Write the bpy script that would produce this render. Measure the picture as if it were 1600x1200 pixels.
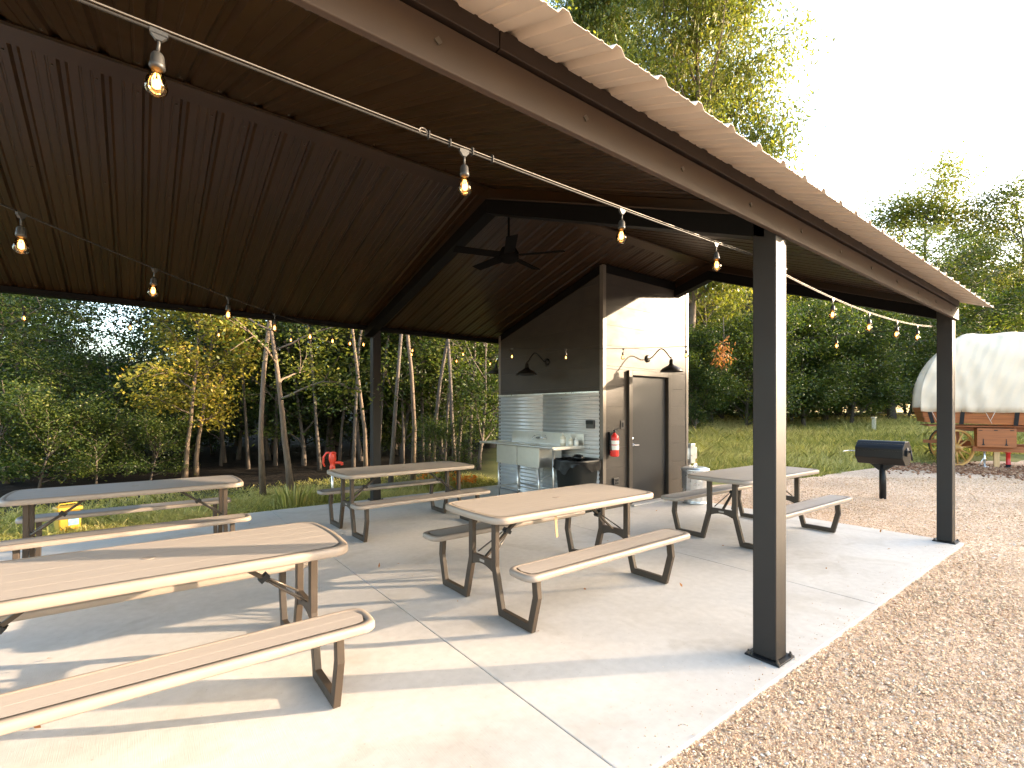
import bpy, bmesh, math, random
import numpy as np
from mathutils import Vector, Matrix

R = math.radians
SC = bpy.context.scene
COL = SC.collection
for o in list(bpy.data.objects):
    bpy.data.objects.remove(o)

# ------------------------------------------------------------------ camera
EYE = 1.456
cam_d = bpy.data.cameras.new('camera')
cam = bpy.data.objects.new('camera', cam_d)
COL.objects.link(cam)
cam.location = (0, 0, EYE)
cam.rotation_euler = (R(90), 0, R(52.466 - 90))
cam_d.sensor_width = 36.0
cam_d.lens = 761.0 / 1600 * 36
cam_d.shift_y = 42.7 / 1600
cam_d.clip_start = 0.05
cam_d.clip_end = 600
SC.camera = cam

# ------------------------------------------------------------------ light
SUN_EL = 14.0
SUN_AZ = math.atan2(0.862, -0.507)          # clockwise from +Y
world = bpy.data.worlds.new('World')
SC.world = world
world.use_nodes = True
wn = world.node_tree.nodes
wl = world.node_tree.links
bg = wn['Background']
sky = wn.new('ShaderNodeTexSky')
sky.sky_type = 'NISHITA'
sky.sun_disc = False
sky.sun_elevation = R(SUN_EL)
sky.sun_rotation = SUN_AZ
sky.altitude = 200
sky.air_density = 1.0
sky.dust_density = 3.0
sky.ozone_density = 0.6
wl.new(sky.outputs[0], bg.inputs[0])
bg.inputs[1].default_value = 0.15

sun_d = bpy.data.lights.new('sun', 'SUN')
sun_d.energy = 2.45
sun_d.angle = R(0.53)
sun_d.color = (1.0, 0.77, 0.54)
sun = bpy.data.objects.new('sun', sun_d)
COL.objects.link(sun)
ce = math.cos(R(SUN_EL))
sun.rotation_euler = Vector((-0.862 * ce, 0.507 * ce, -math.sin(R(SUN_EL)))).to_track_quat('-Z', 'Y').to_euler()
sun.location = (30, -18, 12)

vs = SC.view_settings
SC.display_settings.display_device = 'sRGB'
vs.view_transform = 'Standard'
vs.look = 'None'
vs.exposure = 3.22
vs.gamma = 1.0
vs.use_curve_mapping = False
SC.render.engine = 'CYCLES'
SC.cycles.use_denoising = True
SC.cycles.max_bounces = 8
SC.cycles.diffuse_bounces = 4
SC.cycles.transparent_max_bounces = 12
SC.cycles.sample_clamp_indirect = 8.0

# ------------------------------------------------------------------ materials
def new_mat(name):
    m = bpy.data.materials.new(name)
    m.use_nodes = True
    nt = m.node_tree
    b = nt.nodes['Principled BSDF']
    return m, nt, b

def pbr(name, col, rough=0.5, metal=0.0, var=0.15, scale=8.0, bump=0.0, bscale=60.0, spec=0.5,
        detail=4.0, stretch=(1, 1, 1), rvar=0.1):
    """base colour with procedural mottling, roughness variation and fine relief"""
    m, nt, b = new_mat(name)
    L = nt.links
    tc = nt.nodes.new('ShaderNodeTexCoord')
    mp = nt.nodes.new('ShaderNodeMapping')
    mp.inputs['Scale'].default_value = stretch
    L.new(tc.outputs['Object'], mp.inputs[0])
    n = nt.nodes.new('ShaderNodeTexNoise')
    n.inputs['Scale'].default_value = scale
    n.inputs['Detail'].default_value = detail
    n.inputs['Roughness'].default_value = 0.6
    L.new(mp.outputs[0], n.inputs['Vector'])
    cr = nt.nodes.new('ShaderNodeValToRGB')
    cr.color_ramp.elements[0].position = 0.25
    cr.color_ramp.elements[1].position = 0.75
    lo = [max(0, c * (1 - var)) for c in col]
    hi = [min(1, c * (1 + var)) for c in col]
    cr.color_ramp.elements[0].color = (*lo, 1)
    cr.color_ramp.elements[1].color = (*hi, 1)
    L.new(n.outputs['Fac'], cr.inputs[0])
    oi = nt.nodes.new('ShaderNodeObjectInfo')       # no two boards or sheets are quite the same shade
    ov = nt.nodes.new('ShaderNodeMapRange')
    ov.inputs['To Min'].default_value = 0.94
    ov.inputs['To Max'].default_value = 1.06
    L.new(oi.outputs['Random'], ov.inputs['Value'])
    om = nt.nodes.new('ShaderNodeMixRGB'); om.blend_type = 'MULTIPLY'; om.inputs[0].default_value = 1
    L.new(cr.outputs[0], om.inputs[1]); L.new(ov.outputs[0], om.inputs[2])
    L.new(om.outputs[0], b.inputs['Base Color'])
    mr = nt.nodes.new('ShaderNodeMapRange')
    mr.inputs['To Min'].default_value = max(0.02, rough - rvar)
    mr.inputs['To Max'].default_value = min(1, rough + rvar)
    L.new(n.outputs['Fac'], mr.inputs['Value'])
    L.new(mr.outputs[0], b.inputs['Roughness'])
    b.inputs['Metallic'].default_value = metal
    b.inputs['Specular IOR Level'].default_value = spec
    if bump > 0:
        n2 = nt.nodes.new('ShaderNodeTexNoise')
        n2.inputs['Scale'].default_value = bscale
        n2.inputs['Detail'].default_value = 5
        L.new(mp.outputs[0], n2.inputs['Vector'])
        bp = nt.nodes.new('ShaderNodeBump')
        bp.inputs['Strength'].default_value = bump
        bp.inputs['Distance'].default_value = 0.01
        L.new(n2.outputs['Fac'], bp.inputs['Height'])
        L.new(bp.outputs[0], b.inputs['Normal'])
    return m

def tinted(name, stops, rough=0.6, trans=0.0, spec=0.3, attr='tint', tcol=None):
    """colour picked by a per-piece attribute (each leaf, blade or stone has its own shade)"""
    m, nt, b = new_mat(name)
    L = nt.links
    at = nt.nodes.new('ShaderNodeAttribute')
    at.attribute_name = attr
    cr = nt.nodes.new('ShaderNodeValToRGB')
    el = cr.color_ramp.elements
    el[0].position, el[0].color = stops[0][0], (*stops[0][1], 1)
    el[1].position, el[1].color = stops[-1][0], (*stops[-1][1], 1)
    for p, c in stops[1:-1]:
        e = el.new(p)
        e.color = (*c, 1)
    L.new(at.outputs['Fac'], cr.inputs[0])
    L.new(cr.outputs[0], b.inputs['Base Color'])
    b.inputs['Roughness'].default_value = rough
    b.inputs['Specular IOR Level'].default_value = spec
    if trans > 0:
        tr = nt.nodes.new('ShaderNodeBsdfTranslucent')
        hs = nt.nodes.new('ShaderNodeMixRGB')
        hs.blend_type = 'MULTIPLY'
        hs.inputs[0].default_value = 1.0
        hs.inputs[2].default_value = (*(tcol or (1.5, 1.6, 0.8)), 1)
        L.new(cr.outputs[0], hs.inputs[1])
        L.new(hs.outputs[0], tr.inputs['Color'])
        mx = nt.nodes.new('ShaderNodeMixShader')
        mx.inputs[0].default_value = trans
        L.new(b.outputs[0], mx.inputs[1])
        L.new(tr.outputs[0], mx.inputs[2])
        L.new(mx.outputs[0], nt.nodes['Material Output'].inputs[0])
    return m

M = {}
M['post'] = pbr('post_paint', (0.009, 0.006, 0.0042), 0.60, 0, 0.12, 5, 0.03, 90, spec=0.44)
M['beam'] = pbr('beam_paint', (0.052, 0.032, 0.020), 0.58, 0, 0.14, 4, 0.02, 60, spec=0.34)
M['rafter'] = pbr('rafter_paint', (0.0045, 0.0036, 0.003), 0.6, 0, 0.12, 5, spec=0.12)
M['ceil'] = pbr('brown_sheet', (0.026, 0.0112, 0.0030), 0.34, 0, 0.12, 3, 0.04, 6, stretch=(1, .25, 1), spec=0.42)
M['roof'] = pbr('tan_sheet', (0.52, 0.43, 0.335), 0.5, 0, 0.06, 4, 0.04, 5)
M['fascia'] = pbr('fascia_paint', (0.028, 0.018, 0.0125), 0.5, 0, 0.1, 5, spec=0.28)
M['bolt'] = pbr('bolt_steel', (0.10, 0.085, 0.07), 0.4, 0.6, 0.2, 20)
M['siding'] = pbr('grey_siding', (0.045, 0.036, 0.028), 0.55, 0, 0.22, 4, 0.15, 35, stretch=(1, 1, 2), spec=0.34)
M['trim'] = pbr('trim_metal', (0.14, 0.115, 0.09), 0.42, 0.1, 0.12, 6)
M['door'] = pbr('door_paint', (0.019, 0.0185, 0.0185), 0.5, 0, 0.06, 5, 0.03, 30, spec=0.28)
M['frame'] = pbr('door_frame_paint', (0.045, 0.036, 0.028), 0.45, 0, 0.1, 5, spec=0.28)
M['steel'] = pbr('stainless', (0.68, 0.655, 0.61), 0.36, 0.92, 0.05, 10, rvar=.04)
M['galv'] = pbr('galvanised', (0.74, 0.745, 0.74), 0.30, 0.88, 0.18, 14)
M['corr'] = pbr('corrugated_metal', (0.58, 0.575, 0.56), 0.42, 0.55, 0.06, 6, rvar=.05)
M['chrome'] = pbr('chrome', (0.75, 0.75, 0.75), 0.12, 1.0, 0.05, 10)
M['black'] = pbr('black_paint', (0.010, 0.0105, 0.0115), 0.4, 0, 0.2, 8, 0.04, 120, spec=0.28)
M['lampblack'] = pbr('lamp_enamel', (0.014, 0.012, 0.010), 0.4, 0, 0.1, 8, spec=0.28)
M['fan'] = pbr('fan_black', (0.0045, 0.004, 0.0036), 0.9, 0, 0.1, 8, spec=0.04)
M['binplastic'] = pbr('bin_plastic', (0.012, 0.0135, 0.0125), 0.6, 0, 0.15, 10, 0.05, 90, spec=0.28)
M['bag'] = pbr('bag_film', (0.004, 0.004, 0.0045), 0.36, 0, 0.2, 10, 0.3, 30, spec=0.25)
M['plate'] = pbr('switch_plate', (0.05, 0.045, 0.042), 0.4, 0, 0.1, 10)
M['white'] = pbr('white_plastic', (0.74, 0.72, 0.68), 0.4, 0, 0.05, 10)
M['label'] = pbr('paper_label', (0.78, 0.74, 0.66), 0.6, 0, 0.12, 45)
M['red'] = pbr('red_paint', (0.62, 0.028, 0.02), 0.3, 0, 0.1, 8)
M['redpump'] = pbr('red_cast_iron', (0.68, 0.055, 0.025), 0.4, 0, 0.18, 14)
M['wire'] = pbr('steel_wire', (0.16, 0.14, 0.12), 0.45, 0.4, 0.15, 30)
M['cord'] = pbr('rubber_cord', (0.018, 0.016, 0.014), 0.5, 0, 0.15, 30, spec=0.3)
M['socket'] = pbr('rubber_socket', (0.022, 0.021, 0.019), 0.5, 0, 0.15, 30)
M['rubberleg'] = pbr('table_frame_paint', (0.050, 0.036, 0.025), 0.5, 0, 0.12, 14, 0.05, 160, spec=0.28)
M['tlegshade'] = M['rubberleg']
M['canvas'] = pbr('canvas', (0.68, 0.54, 0.39), 0.85, 0, 0.045, 3, 0.12, 26)
M['plank'] = pbr('stained_plank', (0.34, 0.10, 0.022), 0.5, 0, 0.32, 6, 0.12, 40, stretch=(.35, 6, 6))
M['wheelwood'] = pbr('wheel_varnish', (0.56, 0.30, 0.085), 0.42, 0, 0.2, 9, stretch=(1, 1, 1))
M['rawwood'] = pbr('raw_pine', (0.62, 0.38, 0.17), 0.6, 0, 0.15, 6, stretch=(8, 8, .6))
M['rope'] = pbr('rope', (0.62, 0.53, 0.42), 0.8, 0, 0.15, 60)
M['yellow'] = pbr('yellow_plastic', (0.42, 0.25, 0.012), 0.5, 0, 0.08, 8)
M['bluelabel'] = pbr('blue_print', (0.16, 0.32, 0.48), 0.5, 0, 0.3, 30)
M['strap'] = pbr('webbing', (0.34, 0.24, 0.12), 0.8, 0, 0.2, 50)
M['soap'] = pbr('soap_bottle', (0.62, 0.55, 0.42), 0.3, 0, 0.06, 8)
M['bark'] = pbr('bark_pale', (0.115, 0.082, 0.054), 0.85, 0, 0.45, 9, 0.7, 26, stretch=(3, 3, .7))
M['barkdark'] = pbr('bark_dark', (0.085, 0.066, 0.05), 0.9, 0, 0.4, 9, 0.7, 24, stretch=(3, 3, .7))

# poly table top: wood grain embossed in moulded plastic
def table_mat(name, base, var):
    m, nt, b = new_mat(name)
    L = nt.links
    tc = nt.nodes.new('ShaderNodeTexCoord')
    mp = nt.nodes.new('ShaderNodeMapping')
    mp.inputs['Scale'].default_value = (1.2, 34, 8)
    L.new(tc.outputs['Object'], mp.inputs[0])
    n = nt.nodes.new('ShaderNodeTexNoise')
    n.inputs['Scale'].default_value = 1.6
    n.inputs['Detail'].default_value = 7
    n.inputs['Distortion'].default_value = 0.6
    L.new(mp.outputs[0], n.inputs['Vector'])
    cr = nt.nodes.new('ShaderNodeValToRGB')
    cr.color_ramp.elements[0].position = 0.3
    cr.color_ramp.elements[1].position = 0.7
    cr.color_ramp.elements[0].color = (*[c * (1 - var) for c in base], 1)
    cr.color_ramp.elements[1].color = (*[c * (1 + var) for c in base], 1)
    L.new(n.outputs[0], cr.inputs[0])
    L.new(cr.outputs[0], b.inputs['Base Color'])
    b.inputs['Roughness'].default_value = 0.5
    b.inputs['Specular IOR Level'].default_value = 0.45
    bp = nt.nodes.new('ShaderNodeBump')
    bp.inputs['Strength'].default_value = 0.35
    bp.inputs['Distance'].default_value = 0.002
    L.new(n.outputs[0], bp.inputs['Height'])
    L.new(bp.outputs[0], b.inputs['Normal'])
    return m
M['tabletop'] = table_mat('table_board', (0.315, 0.270, 0.230), 0.045)
M['tablerim'] = pbr('table_rim', (0.255, 0.207, 0.165), 0.45, 0, 0.06, 8, 0.03, 200)

# concrete
def concrete_mat():
    m, nt, b = new_mat('concrete')
    L = nt.links
    tc = nt.nodes.new('ShaderNodeTexCoord')
    n1 = nt.nodes.new('ShaderNodeTexNoise'); n1.inputs['Scale'].default_value = 0.9; n1.inputs['Detail'].default_value = 6
    n2 = nt.nodes.new('ShaderNodeTexNoise'); n2.inputs['Scale'].default_value = 16; n2.inputs['Detail'].default_value = 5
    mp = nt.nodes.new('ShaderNodeMapping'); mp.inputs['Scale'].default_value = (260, 9, 1)
    n3 = nt.nodes.new('ShaderNodeTexNoise'); n3.inputs['Scale'].default_value = 1.0; n3.inputs['Detail'].default_value = 3
    n4 = nt.nodes.new('ShaderNodeTexNoise'); n4.inputs['Scale'].default_value = 55; n4.inputs['Detail'].default_value = 2
    for q in (n1, n2, n4):
        L.new(tc.outputs['Object'], q.inputs['Vector'])
    L.new(tc.outputs['Object'], mp.inputs[0]); L.new(mp.outputs[0], n3.inputs['Vector'])
    a = nt.nodes.new('ShaderNodeMixRGB'); a.inputs[0].default_value = 0.38
    L.new(n1.outputs[0], a.inputs[1]); L.new(n2.outputs[0], a.inputs[2])
    cr = nt.nodes.new('ShaderNodeValToRGB')
    cr.color_ramp.elements[0].position = 0.32; cr.color_ramp.elements[0].color = (0.425, 0.388, 0.343, 1)
    cr.color_ramp.elements[1].position = 0.68; cr.color_ramp.elements[1].color = (0.56, 0.52, 0.468, 1)
    L.new(a.outputs[0], cr.inputs[0])
    # small dark specks and stains
    cr2 = nt.nodes.new('ShaderNodeValToRGB')
    cr2.color_ramp.elements[0].position = 0.66; cr2.color_ramp.elements[0].color = (1, 1, 1, 1)
    cr2.color_ramp.elements[1].position = 0.80; cr2.color_ramp.elements[1].color = (0.72, 0.69, 0.65, 1)
    L.new(n4.outputs[0], cr2.inputs[0])
    mu = nt.nodes.new('ShaderNodeMixRGB'); mu.blend_type = 'MULTIPLY'; mu.inputs[0].default_value = 1
    L.new(cr.outputs[0], mu.inputs[1]); L.new(cr2.outputs[0], mu.inputs[2])
    n5 = nt.nodes.new('ShaderNodeTexNoise'); n5.inputs['Scale'].default_value = 1.7; n5.inputs['Detail'].default_value = 8; n5.inputs['Distortion'].default_value = 1.2
    L.new(tc.outputs['Object'], n5.inputs['Vector'])
    cr5 = nt.nodes.new('ShaderNodeValToRGB')          # old damp stains
    cr5.color_ramp.elements[0].position = 0.56; cr5.color_ramp.elements[0].color = (1, 1, 1, 1)
    cr5.color_ramp.elements[1].position = 0.66; cr5.color_ramp.elements[1].color = (0.90, 0.885, 0.86, 1)
    L.new(n5.outputs[0], cr5.inputs[0])
    mu5 = nt.nodes.new('ShaderNodeMixRGB'); mu5.blend_type = 'MULTIPLY'; mu5.inputs[0].default_value = 1
    L.new(mu.outputs[0], mu5.inputs[1]); L.new(cr5.outputs[0], mu5.inputs[2])
    L.new(mu5.outputs[0], b.inputs['Base Color'])
    b.inputs['Roughness'].default_value = 0.62
    b.inputs['Specular IOR Level'].default_value = 0.4
    bp = nt.nodes.new('ShaderNodeBump'); bp.inputs['Strength'].default_value = 0.22; bp.inputs['Distance'].default_value = 0.003
    ad = nt.nodes.new('ShaderNodeMath'); ad.operation = 'ADD'
    L.new(n3.outputs[0], ad.inputs[0]); L.new(n2.outputs[0], ad.inputs[1])
    L.new(ad.outputs[0], bp.inputs['Height']); L.new(bp.outputs[0], b.inputs['Normal'])
    return m
M['concrete'] = concrete_mat()
M['joint'] = pbr('joint_dirt', (0.26, 0.24, 0.215), 0.9, 0, 0.3, 20)

# gravel bed below the loose stones
def gravel_mat():
    m, nt, b = new_mat('gravel_bed')
    L = nt.links
    tc = nt.nodes.new('ShaderNodeTexCoord')
    vo = nt.nodes.new('ShaderNodeTexVoronoi'); vo.inputs['Scale'].default_value = 52
    L.new(tc.outputs['Object'], vo.inputs['Vector'])
    sep = nt.nodes.new('ShaderNodeSeparateColor'); L.new(vo.outputs['Color'], sep.inputs[0])
    cr = nt.nodes.new('ShaderNodeValToRGB')
    e = cr.color_ramp.elements
    e[0].position = 0; e[0].color = (0.26, 0.15, 0.09, 1)
    e[1].position = 1; e[1].color = (0.74, 0.60, 0.46, 1)
    for p, c in ((0.2, (0.45, 0.30, 0.195)), (0.5, (0.58, 0.40, 0.25)), (0.75, (0.65, 0.465, 0.31))):
        q = e.new(p); q.color = (*c, 1)
    L.new(sep.outputs[0], cr.inputs[0])
    n = nt.nodes.new('ShaderNodeTexNoise'); n.inputs['Scale'].default_value = 0.7; n.inputs['Detail'].default_value = 5
    L.new(tc.outputs['Object'], n.inputs['Vector'])
    mr = nt.nodes.new('ShaderNodeMapRange'); mr.inputs['From Min'].default_value = .3; mr.inputs['From Max'].default_value = .7
    mr.inputs['To Min'].default_value = 0.8; mr.inputs['To Max'].default_value = 1.12
    L.new(n.outputs[0], mr.inputs['Value'])
    mu = nt.nodes.new('ShaderNodeMixRGB'); mu.blend_type = 'MULTIPLY'; mu.inputs[0].default_value = 1
    L.new(cr.outputs[0], mu.inputs[1]); L.new(mr.outputs[0], mu.inputs[2])
    L.new(mu.outputs[0], b.inputs['Base Color'])
    b.inputs['Roughness'].default_value = 0.85
    iv = nt.nodes.new('ShaderNodeMath'); iv.operation = 'SUBTRACT'; iv.inputs[0].default_value = 1
    L.new(vo.outputs['Distance'], iv.inputs[1])
    bp = nt.nodes.new('ShaderNodeBump'); bp.inputs['Strength'].default_value = 0.4; bp.inputs['Distance'].default_value = 0.008
    L.new(iv.outputs[0], bp.inputs['Height']); L.new(bp.outputs[0], b.inputs['Normal'])
    return m
M['gravel'] = gravel_mat()
M['stones'] = tinted('loose_stone', [(0, (0.36, 0.21, 0.115)), (.12, (0.49, 0.315, 0.18)), (.4, (0.63, 0.435, 0.268)),
                                     (.7, (0.68, 0.495, 0.325)), (.88, (0.73, 0.57, 0.405)), (1, (0.74, 0.70, 0.65))], 0.7)

def ground_mat():
    m, nt, b = new_mat('soil_and_turf')
    L = nt.links
    tc = nt.nodes.new('ShaderNodeTexCoord')
    n = nt.nodes.new('ShaderNodeTexNoise'); n.inputs['Scale'].default_value = 0.5; n.inputs['Detail'].default_value = 8
    L.new(tc.outputs['Object'], n.inputs['Vector'])
    g = nt.nodes.new('ShaderNodeValToRGB')
    g.color_ramp.elements[0].position = .35; g.color_ramp.elements[0].color = (0.10, 0.12, 0.035, 1)
    g.color_ramp.elements[1].position = .7; g.color_ramp.elements[1].color = (0.24, 0.22, 0.08, 1)
    L.new(n.outputs[0], g.inputs[0])
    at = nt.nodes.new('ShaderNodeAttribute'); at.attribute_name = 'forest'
    mx = nt.nodes.new('ShaderNodeMixRGB'); mx.inputs[2].default_value = (0.012, 0.009, 0.006, 1)  # woodland floor darker than litter: canopy shade put into its colour
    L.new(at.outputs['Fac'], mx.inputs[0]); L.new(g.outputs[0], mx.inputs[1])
    L.new(mx.outputs[0], b.inputs['Base Color'])
    b.inputs['Roughness'].default_value = 0.95
    b.inputs['Specular IOR Level'].default_value = 0.1
    n2 = nt.nodes.new('ShaderNodeTexNoise'); n2.inputs['Scale'].default_value = 9; n2.inputs['Detail'].default_value = 8
    L.new(tc.outputs['Object'], n2.inputs['Vector'])
    bp = nt.nodes.new('ShaderNodeBump'); bp.inputs['Strength'].default_value = 0.8; bp.inputs['Distance'].default_value = 0.06
    L.new(n2.outputs[0], bp.inputs['Height']); L.new(bp.outputs[0], b.inputs['Normal'])
    return m
M['ground'] = ground_mat()

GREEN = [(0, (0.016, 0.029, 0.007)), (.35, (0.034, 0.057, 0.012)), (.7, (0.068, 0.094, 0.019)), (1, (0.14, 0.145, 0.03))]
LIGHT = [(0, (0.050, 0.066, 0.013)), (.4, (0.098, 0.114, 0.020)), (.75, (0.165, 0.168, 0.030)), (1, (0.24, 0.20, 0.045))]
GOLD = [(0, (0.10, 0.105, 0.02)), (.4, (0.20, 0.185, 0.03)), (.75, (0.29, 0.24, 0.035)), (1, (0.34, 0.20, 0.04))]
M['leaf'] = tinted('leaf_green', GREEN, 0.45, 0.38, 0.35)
M['leafdark'] = tinted('leaf_shade', [(p, tuple(c * .5 for c in q)) for p, q in GREEN], 0.5, 0.3, 0.25)  # greens halved: the deep wood's shade is put into the leaf colour
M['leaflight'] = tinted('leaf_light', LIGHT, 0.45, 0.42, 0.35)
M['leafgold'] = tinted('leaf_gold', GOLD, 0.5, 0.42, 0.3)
M['leafdead'] = tinted('leaf_dead', [(0, (0.22, 0.08, 0.03)), (1, (0.42, 0.19, 0.07))], 0.7, 0.3, 0.2)
M['grass'] = tinted('grass_blade', [(0, (0.06, 0.10, 0.02)), (.4, (0.18, 0.19, 0.05)), (.7, (0.36, 0.325, 0.11)), (1, (0.58, 0.49, 0.22))], 0.6, 0.35, 0.25)
M['flower'] = tinted('flower_orange', [(0, (0.60, 0.14, 0.02)), (1, (0.72, 0.30, 0.05))], 0.6, 0.35, 0.2)

def glass_mat():
    m, nt, b = new_mat('bulb_glass')
    L = nt.links
    tr = nt.nodes.new('ShaderNodeBsdfTransparent'); tr.inputs[0].default_value = (1.0, 0.80, 0.52, 1)
    gl = nt.nodes.new('ShaderNodeBsdfGlossy'); gl.inputs['Roughness'].default_value = 0.04
    gl.inputs[0].default_value = (1, .93, .82, 1)
    fr = nt.nodes.new('ShaderNodeFresnel'); fr.inputs[0].default_value = 1.6
    mx = nt.nodes.new('ShaderNodeMixShader')
    L.new(fr.outputs[0], mx.inputs[0]); L.new(tr.outputs[0], mx.inputs[1]); L.new(gl.outputs[0], mx.inputs[2])
    L.new(mx.outputs[0], nt.nodes['Material Output'].inputs[0])
    return m
M['glass'] = glass_mat()
def emit_mat(name, col, s):
    m, nt, b = new_mat(name)
    b.inputs['Base Color'].default_value = (0.8, .5, .2, 1)
    b.inputs['Emission Color'].default_value = (*col, 1)
    b.inputs['Emission Strength'].default_value = s
    return m
M['filament'] = emit_mat('lit_filament', (1.0, 0.56, 0.20), 1.1)

# ------------------------------------------------------------------ mesh helpers
def xf(loc=(0, 0, 0), rot=(0, 0, 0)):
    from mathutils import Euler
    return Matrix.Translation(Vector(loc)) @ Euler(rot).to_matrix().to_4x4()

class MB:
    """collects shapes and links them as ONE mesh object"""
    def __init__(s):
        s.v, s.f, s.m, s.sm = [], [], [], []
        s.cur = 0
        s.T = None
    def add(s, vs_, fs_, smooth=False):
        b = len(s.v)
        if s.T is not None:
            vs_ = [tuple(s.T @ Vector(p)) for p in vs_]
        s.v += [tuple(p) for p in vs_]
        for f in fs_:
            s.f.append(tuple(i + b for i in f)); s.m.append(s.cur); s.sm.append(smooth)
        return s
    def box(s, c, d, rot=None):
        x, y, z = d[0] / 2, d[1] / 2, d[2] / 2
        P = [(-x, -y, -z), (x, -y, -z), (x, y, -z), (-x, y, -z), (-x, -y, z), (x, -y, z), (x, y, z), (-x, y, z)]
        Mt = xf(c, rot or (0, 0, 0))
        P = [tuple(Mt @ Vector(p)) for p in P]
        return s.add(P, [(0, 3, 2, 1), (4, 5, 6, 7), (0, 1, 5, 4), (1, 2, 6, 5), (2, 3, 7, 6), (3, 0, 4, 7)])
    def bb(s, x0, x1, y0, y1, z0, z1):
        return s.box(((x0 + x1) / 2, (y0 + y1) / 2, (z0 + z1) / 2), (x1 - x0, y1 - y0, z1 - z0))
    def prism(s, prof, axis, a0, a1):
        """polygon prof in the plane across axis ('x': (y,z), 'y': (x,z), 'z': (x,y)), extruded a0..a1"""
        def p3(p, a):
            return {'x': (a, p[0], p[1]), 'y': (p[0], a, p[1]), 'z': (p[0], p[1], a)}[axis]
        n = len(prof)
        V = [p3(p, a0) for p in prof] + [p3(p, a1) for p in prof]
        F = [tuple(range(n - 1, -1, -1)), tuple(range(n, 2 * n))]
        F += [(i, (i + 1) % n, n + (i + 1) % n, n + i) for i in range(n)]
        return s.add(V, F)
    def bar(s, p0, p1, w, h, up=(0, 0, 1)):
        p0, p1 = Vector(p0), Vector(p1)
        d = (p1 - p0).normalized()
        u = Vector(up)
        if abs(d.dot(u)) > .98: u = Vector((0, 1, 0))
        a = d.cross(u).normalized(); c = a.cross(d).normalized()
        P = []
        for q in (p0, p1):
            for i, j in ((-1, -1), (1, -1), (1, 1), (-1, 1)):
                P.append(tuple(q + a * (w / 2 * i) + c * (h / 2 * j)))
        return s.add(P, [(0, 3, 2, 1), (4, 5, 6, 7), (0, 1, 5, 4), (1, 2, 6, 5), (2, 3, 7, 6), (3, 0, 4, 7)])
    def tube(s, pts, r, n=8, caps=True):
        pts = [Vector(p) for p in pts]
        rs = r if hasattr(r, '__len__') else [r] * len(pts)
        V, F = [], []
        prev = None
        for i, p in enumerate(pts):
            d = (pts[min(i + 1, len(pts) - 1)] - pts[max(i - 1, 0)]).normalized()
            if prev is None:
                u = Vector((0, 0, 1)) if abs(d.z) < .9 else Vector((1, 0, 0))
                a = d.cross(u).normalized()
            else:
                a = (prev - d * prev.dot(d)).normalized()
            prev = a
            b = d.cross(a)
            for k in range(n):
                t = 2 * math.pi * k / n
                V.append(tuple(p + (a * math.cos(t) + b * math.sin(t)) * rs[i]))
        for i in range(len(pts) - 1):
            for k in range(n):
                F.append((i * n + k, i * n + (k + 1) % n, (i + 1) * n + (k + 1) % n, (i + 1) * n + k))
        s.add(V, F, True)
        if caps:
            b = len(s.v) - len(V)
            s.f.append(tuple(b + k for k in range(n - 1, -1, -1))); s.m.append(s.cur); s.sm.append(False)
            s.f.append(tuple(b + (len(pts) - 1) * n + k for k in range(n))); s.m.append(s.cur); s.sm.append(False)
        return s
    def lathe(s, prof, n=20, c=(0, 0, 0), axis='z', smooth=True, flute=None, caps=True):
        V, F = [], []
        for (r, z) in prof:
            for k in range(n):
                t = 2 * math.pi * k / n
                rr = r + (flute(k, z) if flute else 0)
                x, y = rr * math.cos(t), rr * math.sin(t)
                q = {'z': (x, y, z), 'x': (z, x, y), 'y': (x, z, y)}[axis]
                V.append((q[0] + c[0], q[1] + c[1], q[2] + c[2]))
        for i in range(len(prof) - 1):
            for k in range(n):
                F.append((i * n + k, i * n + (k + 1) % n, (i + 1) * n + (k + 1) % n, (i + 1) * n + k))
        if caps:
            F.append(tuple(range(n - 1, -1, -1)))
            F.append(tuple((len(prof) - 1) * n + k for k in range(n)))
        return s.add(V, F, smooth)
    def mesh(s, name, mats):
        me = bpy.data.meshes.new(name)
        me.from_pydata(s.v, [], s.f)
        for m in (mats if isinstance(mats, (list, tuple)) else [mats]):
            me.materials.append(m)
        me.polygons.foreach_set('material_index', s.m)
        me.polygons.foreach_set('use_smooth', s.sm)
        bm = bmesh.new(); bm.from_mesh(me)
        bmesh.ops.recalc_face_normals(bm, faces=bm.faces)
        bm.to_mesh(me); bm.free()
        me.update()
        return me
    def build(s, name, mats, parent=None, bevel=0.0, loc=None):
        return link(name, s.mesh(name, mats), parent, bevel, loc)

def link(name, me, parent=None, bevel=0.0, loc=None):
    o = bpy.data.objects.new(name, me)
    COL.objects.link(o)
    if parent is not None: o.parent = parent
    if loc is not None: o.location = loc
    if bevel:
        b = o.modifiers.new('bevel', 'BEVEL')
        b.width = bevel; b.segments = 2; b.limit_method = 'ANGLE'; b.angle_limit = R(40)
        b.harden_normals = True
    return o

def thing(name, label, cat, loc=(0, 0, 0), rz=0.0, group=None):
    o = bpy.data.objects.new(name, None)
    COL.objects.link(o)
    o.empty_display_size = .2
    o.location = loc; o.rotation_euler = (0, 0, rz)
    return tag(o, label, cat, group)

def tag(o, label, cat, group=None):
    o['label'] = label; o['category'] = cat
    if group: o['group'] = group
    return o

def kids(o):
    return [c for c in list(ALLKIDS.get(o.name, []))]
ALLKIDS = {}
def copy_tree(o, parent=None):
    """copy of a thing with copies of its parts and sub-parts (mesh data shared)"""
    c = o.copy(); COL.objects.link(c)
    if parent is not None: c.parent = parent
    for ch in o.children: copy_tree(ch, c)
    return c

def struct(o):
    o['kind'] = 'structure'
    return o

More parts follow.
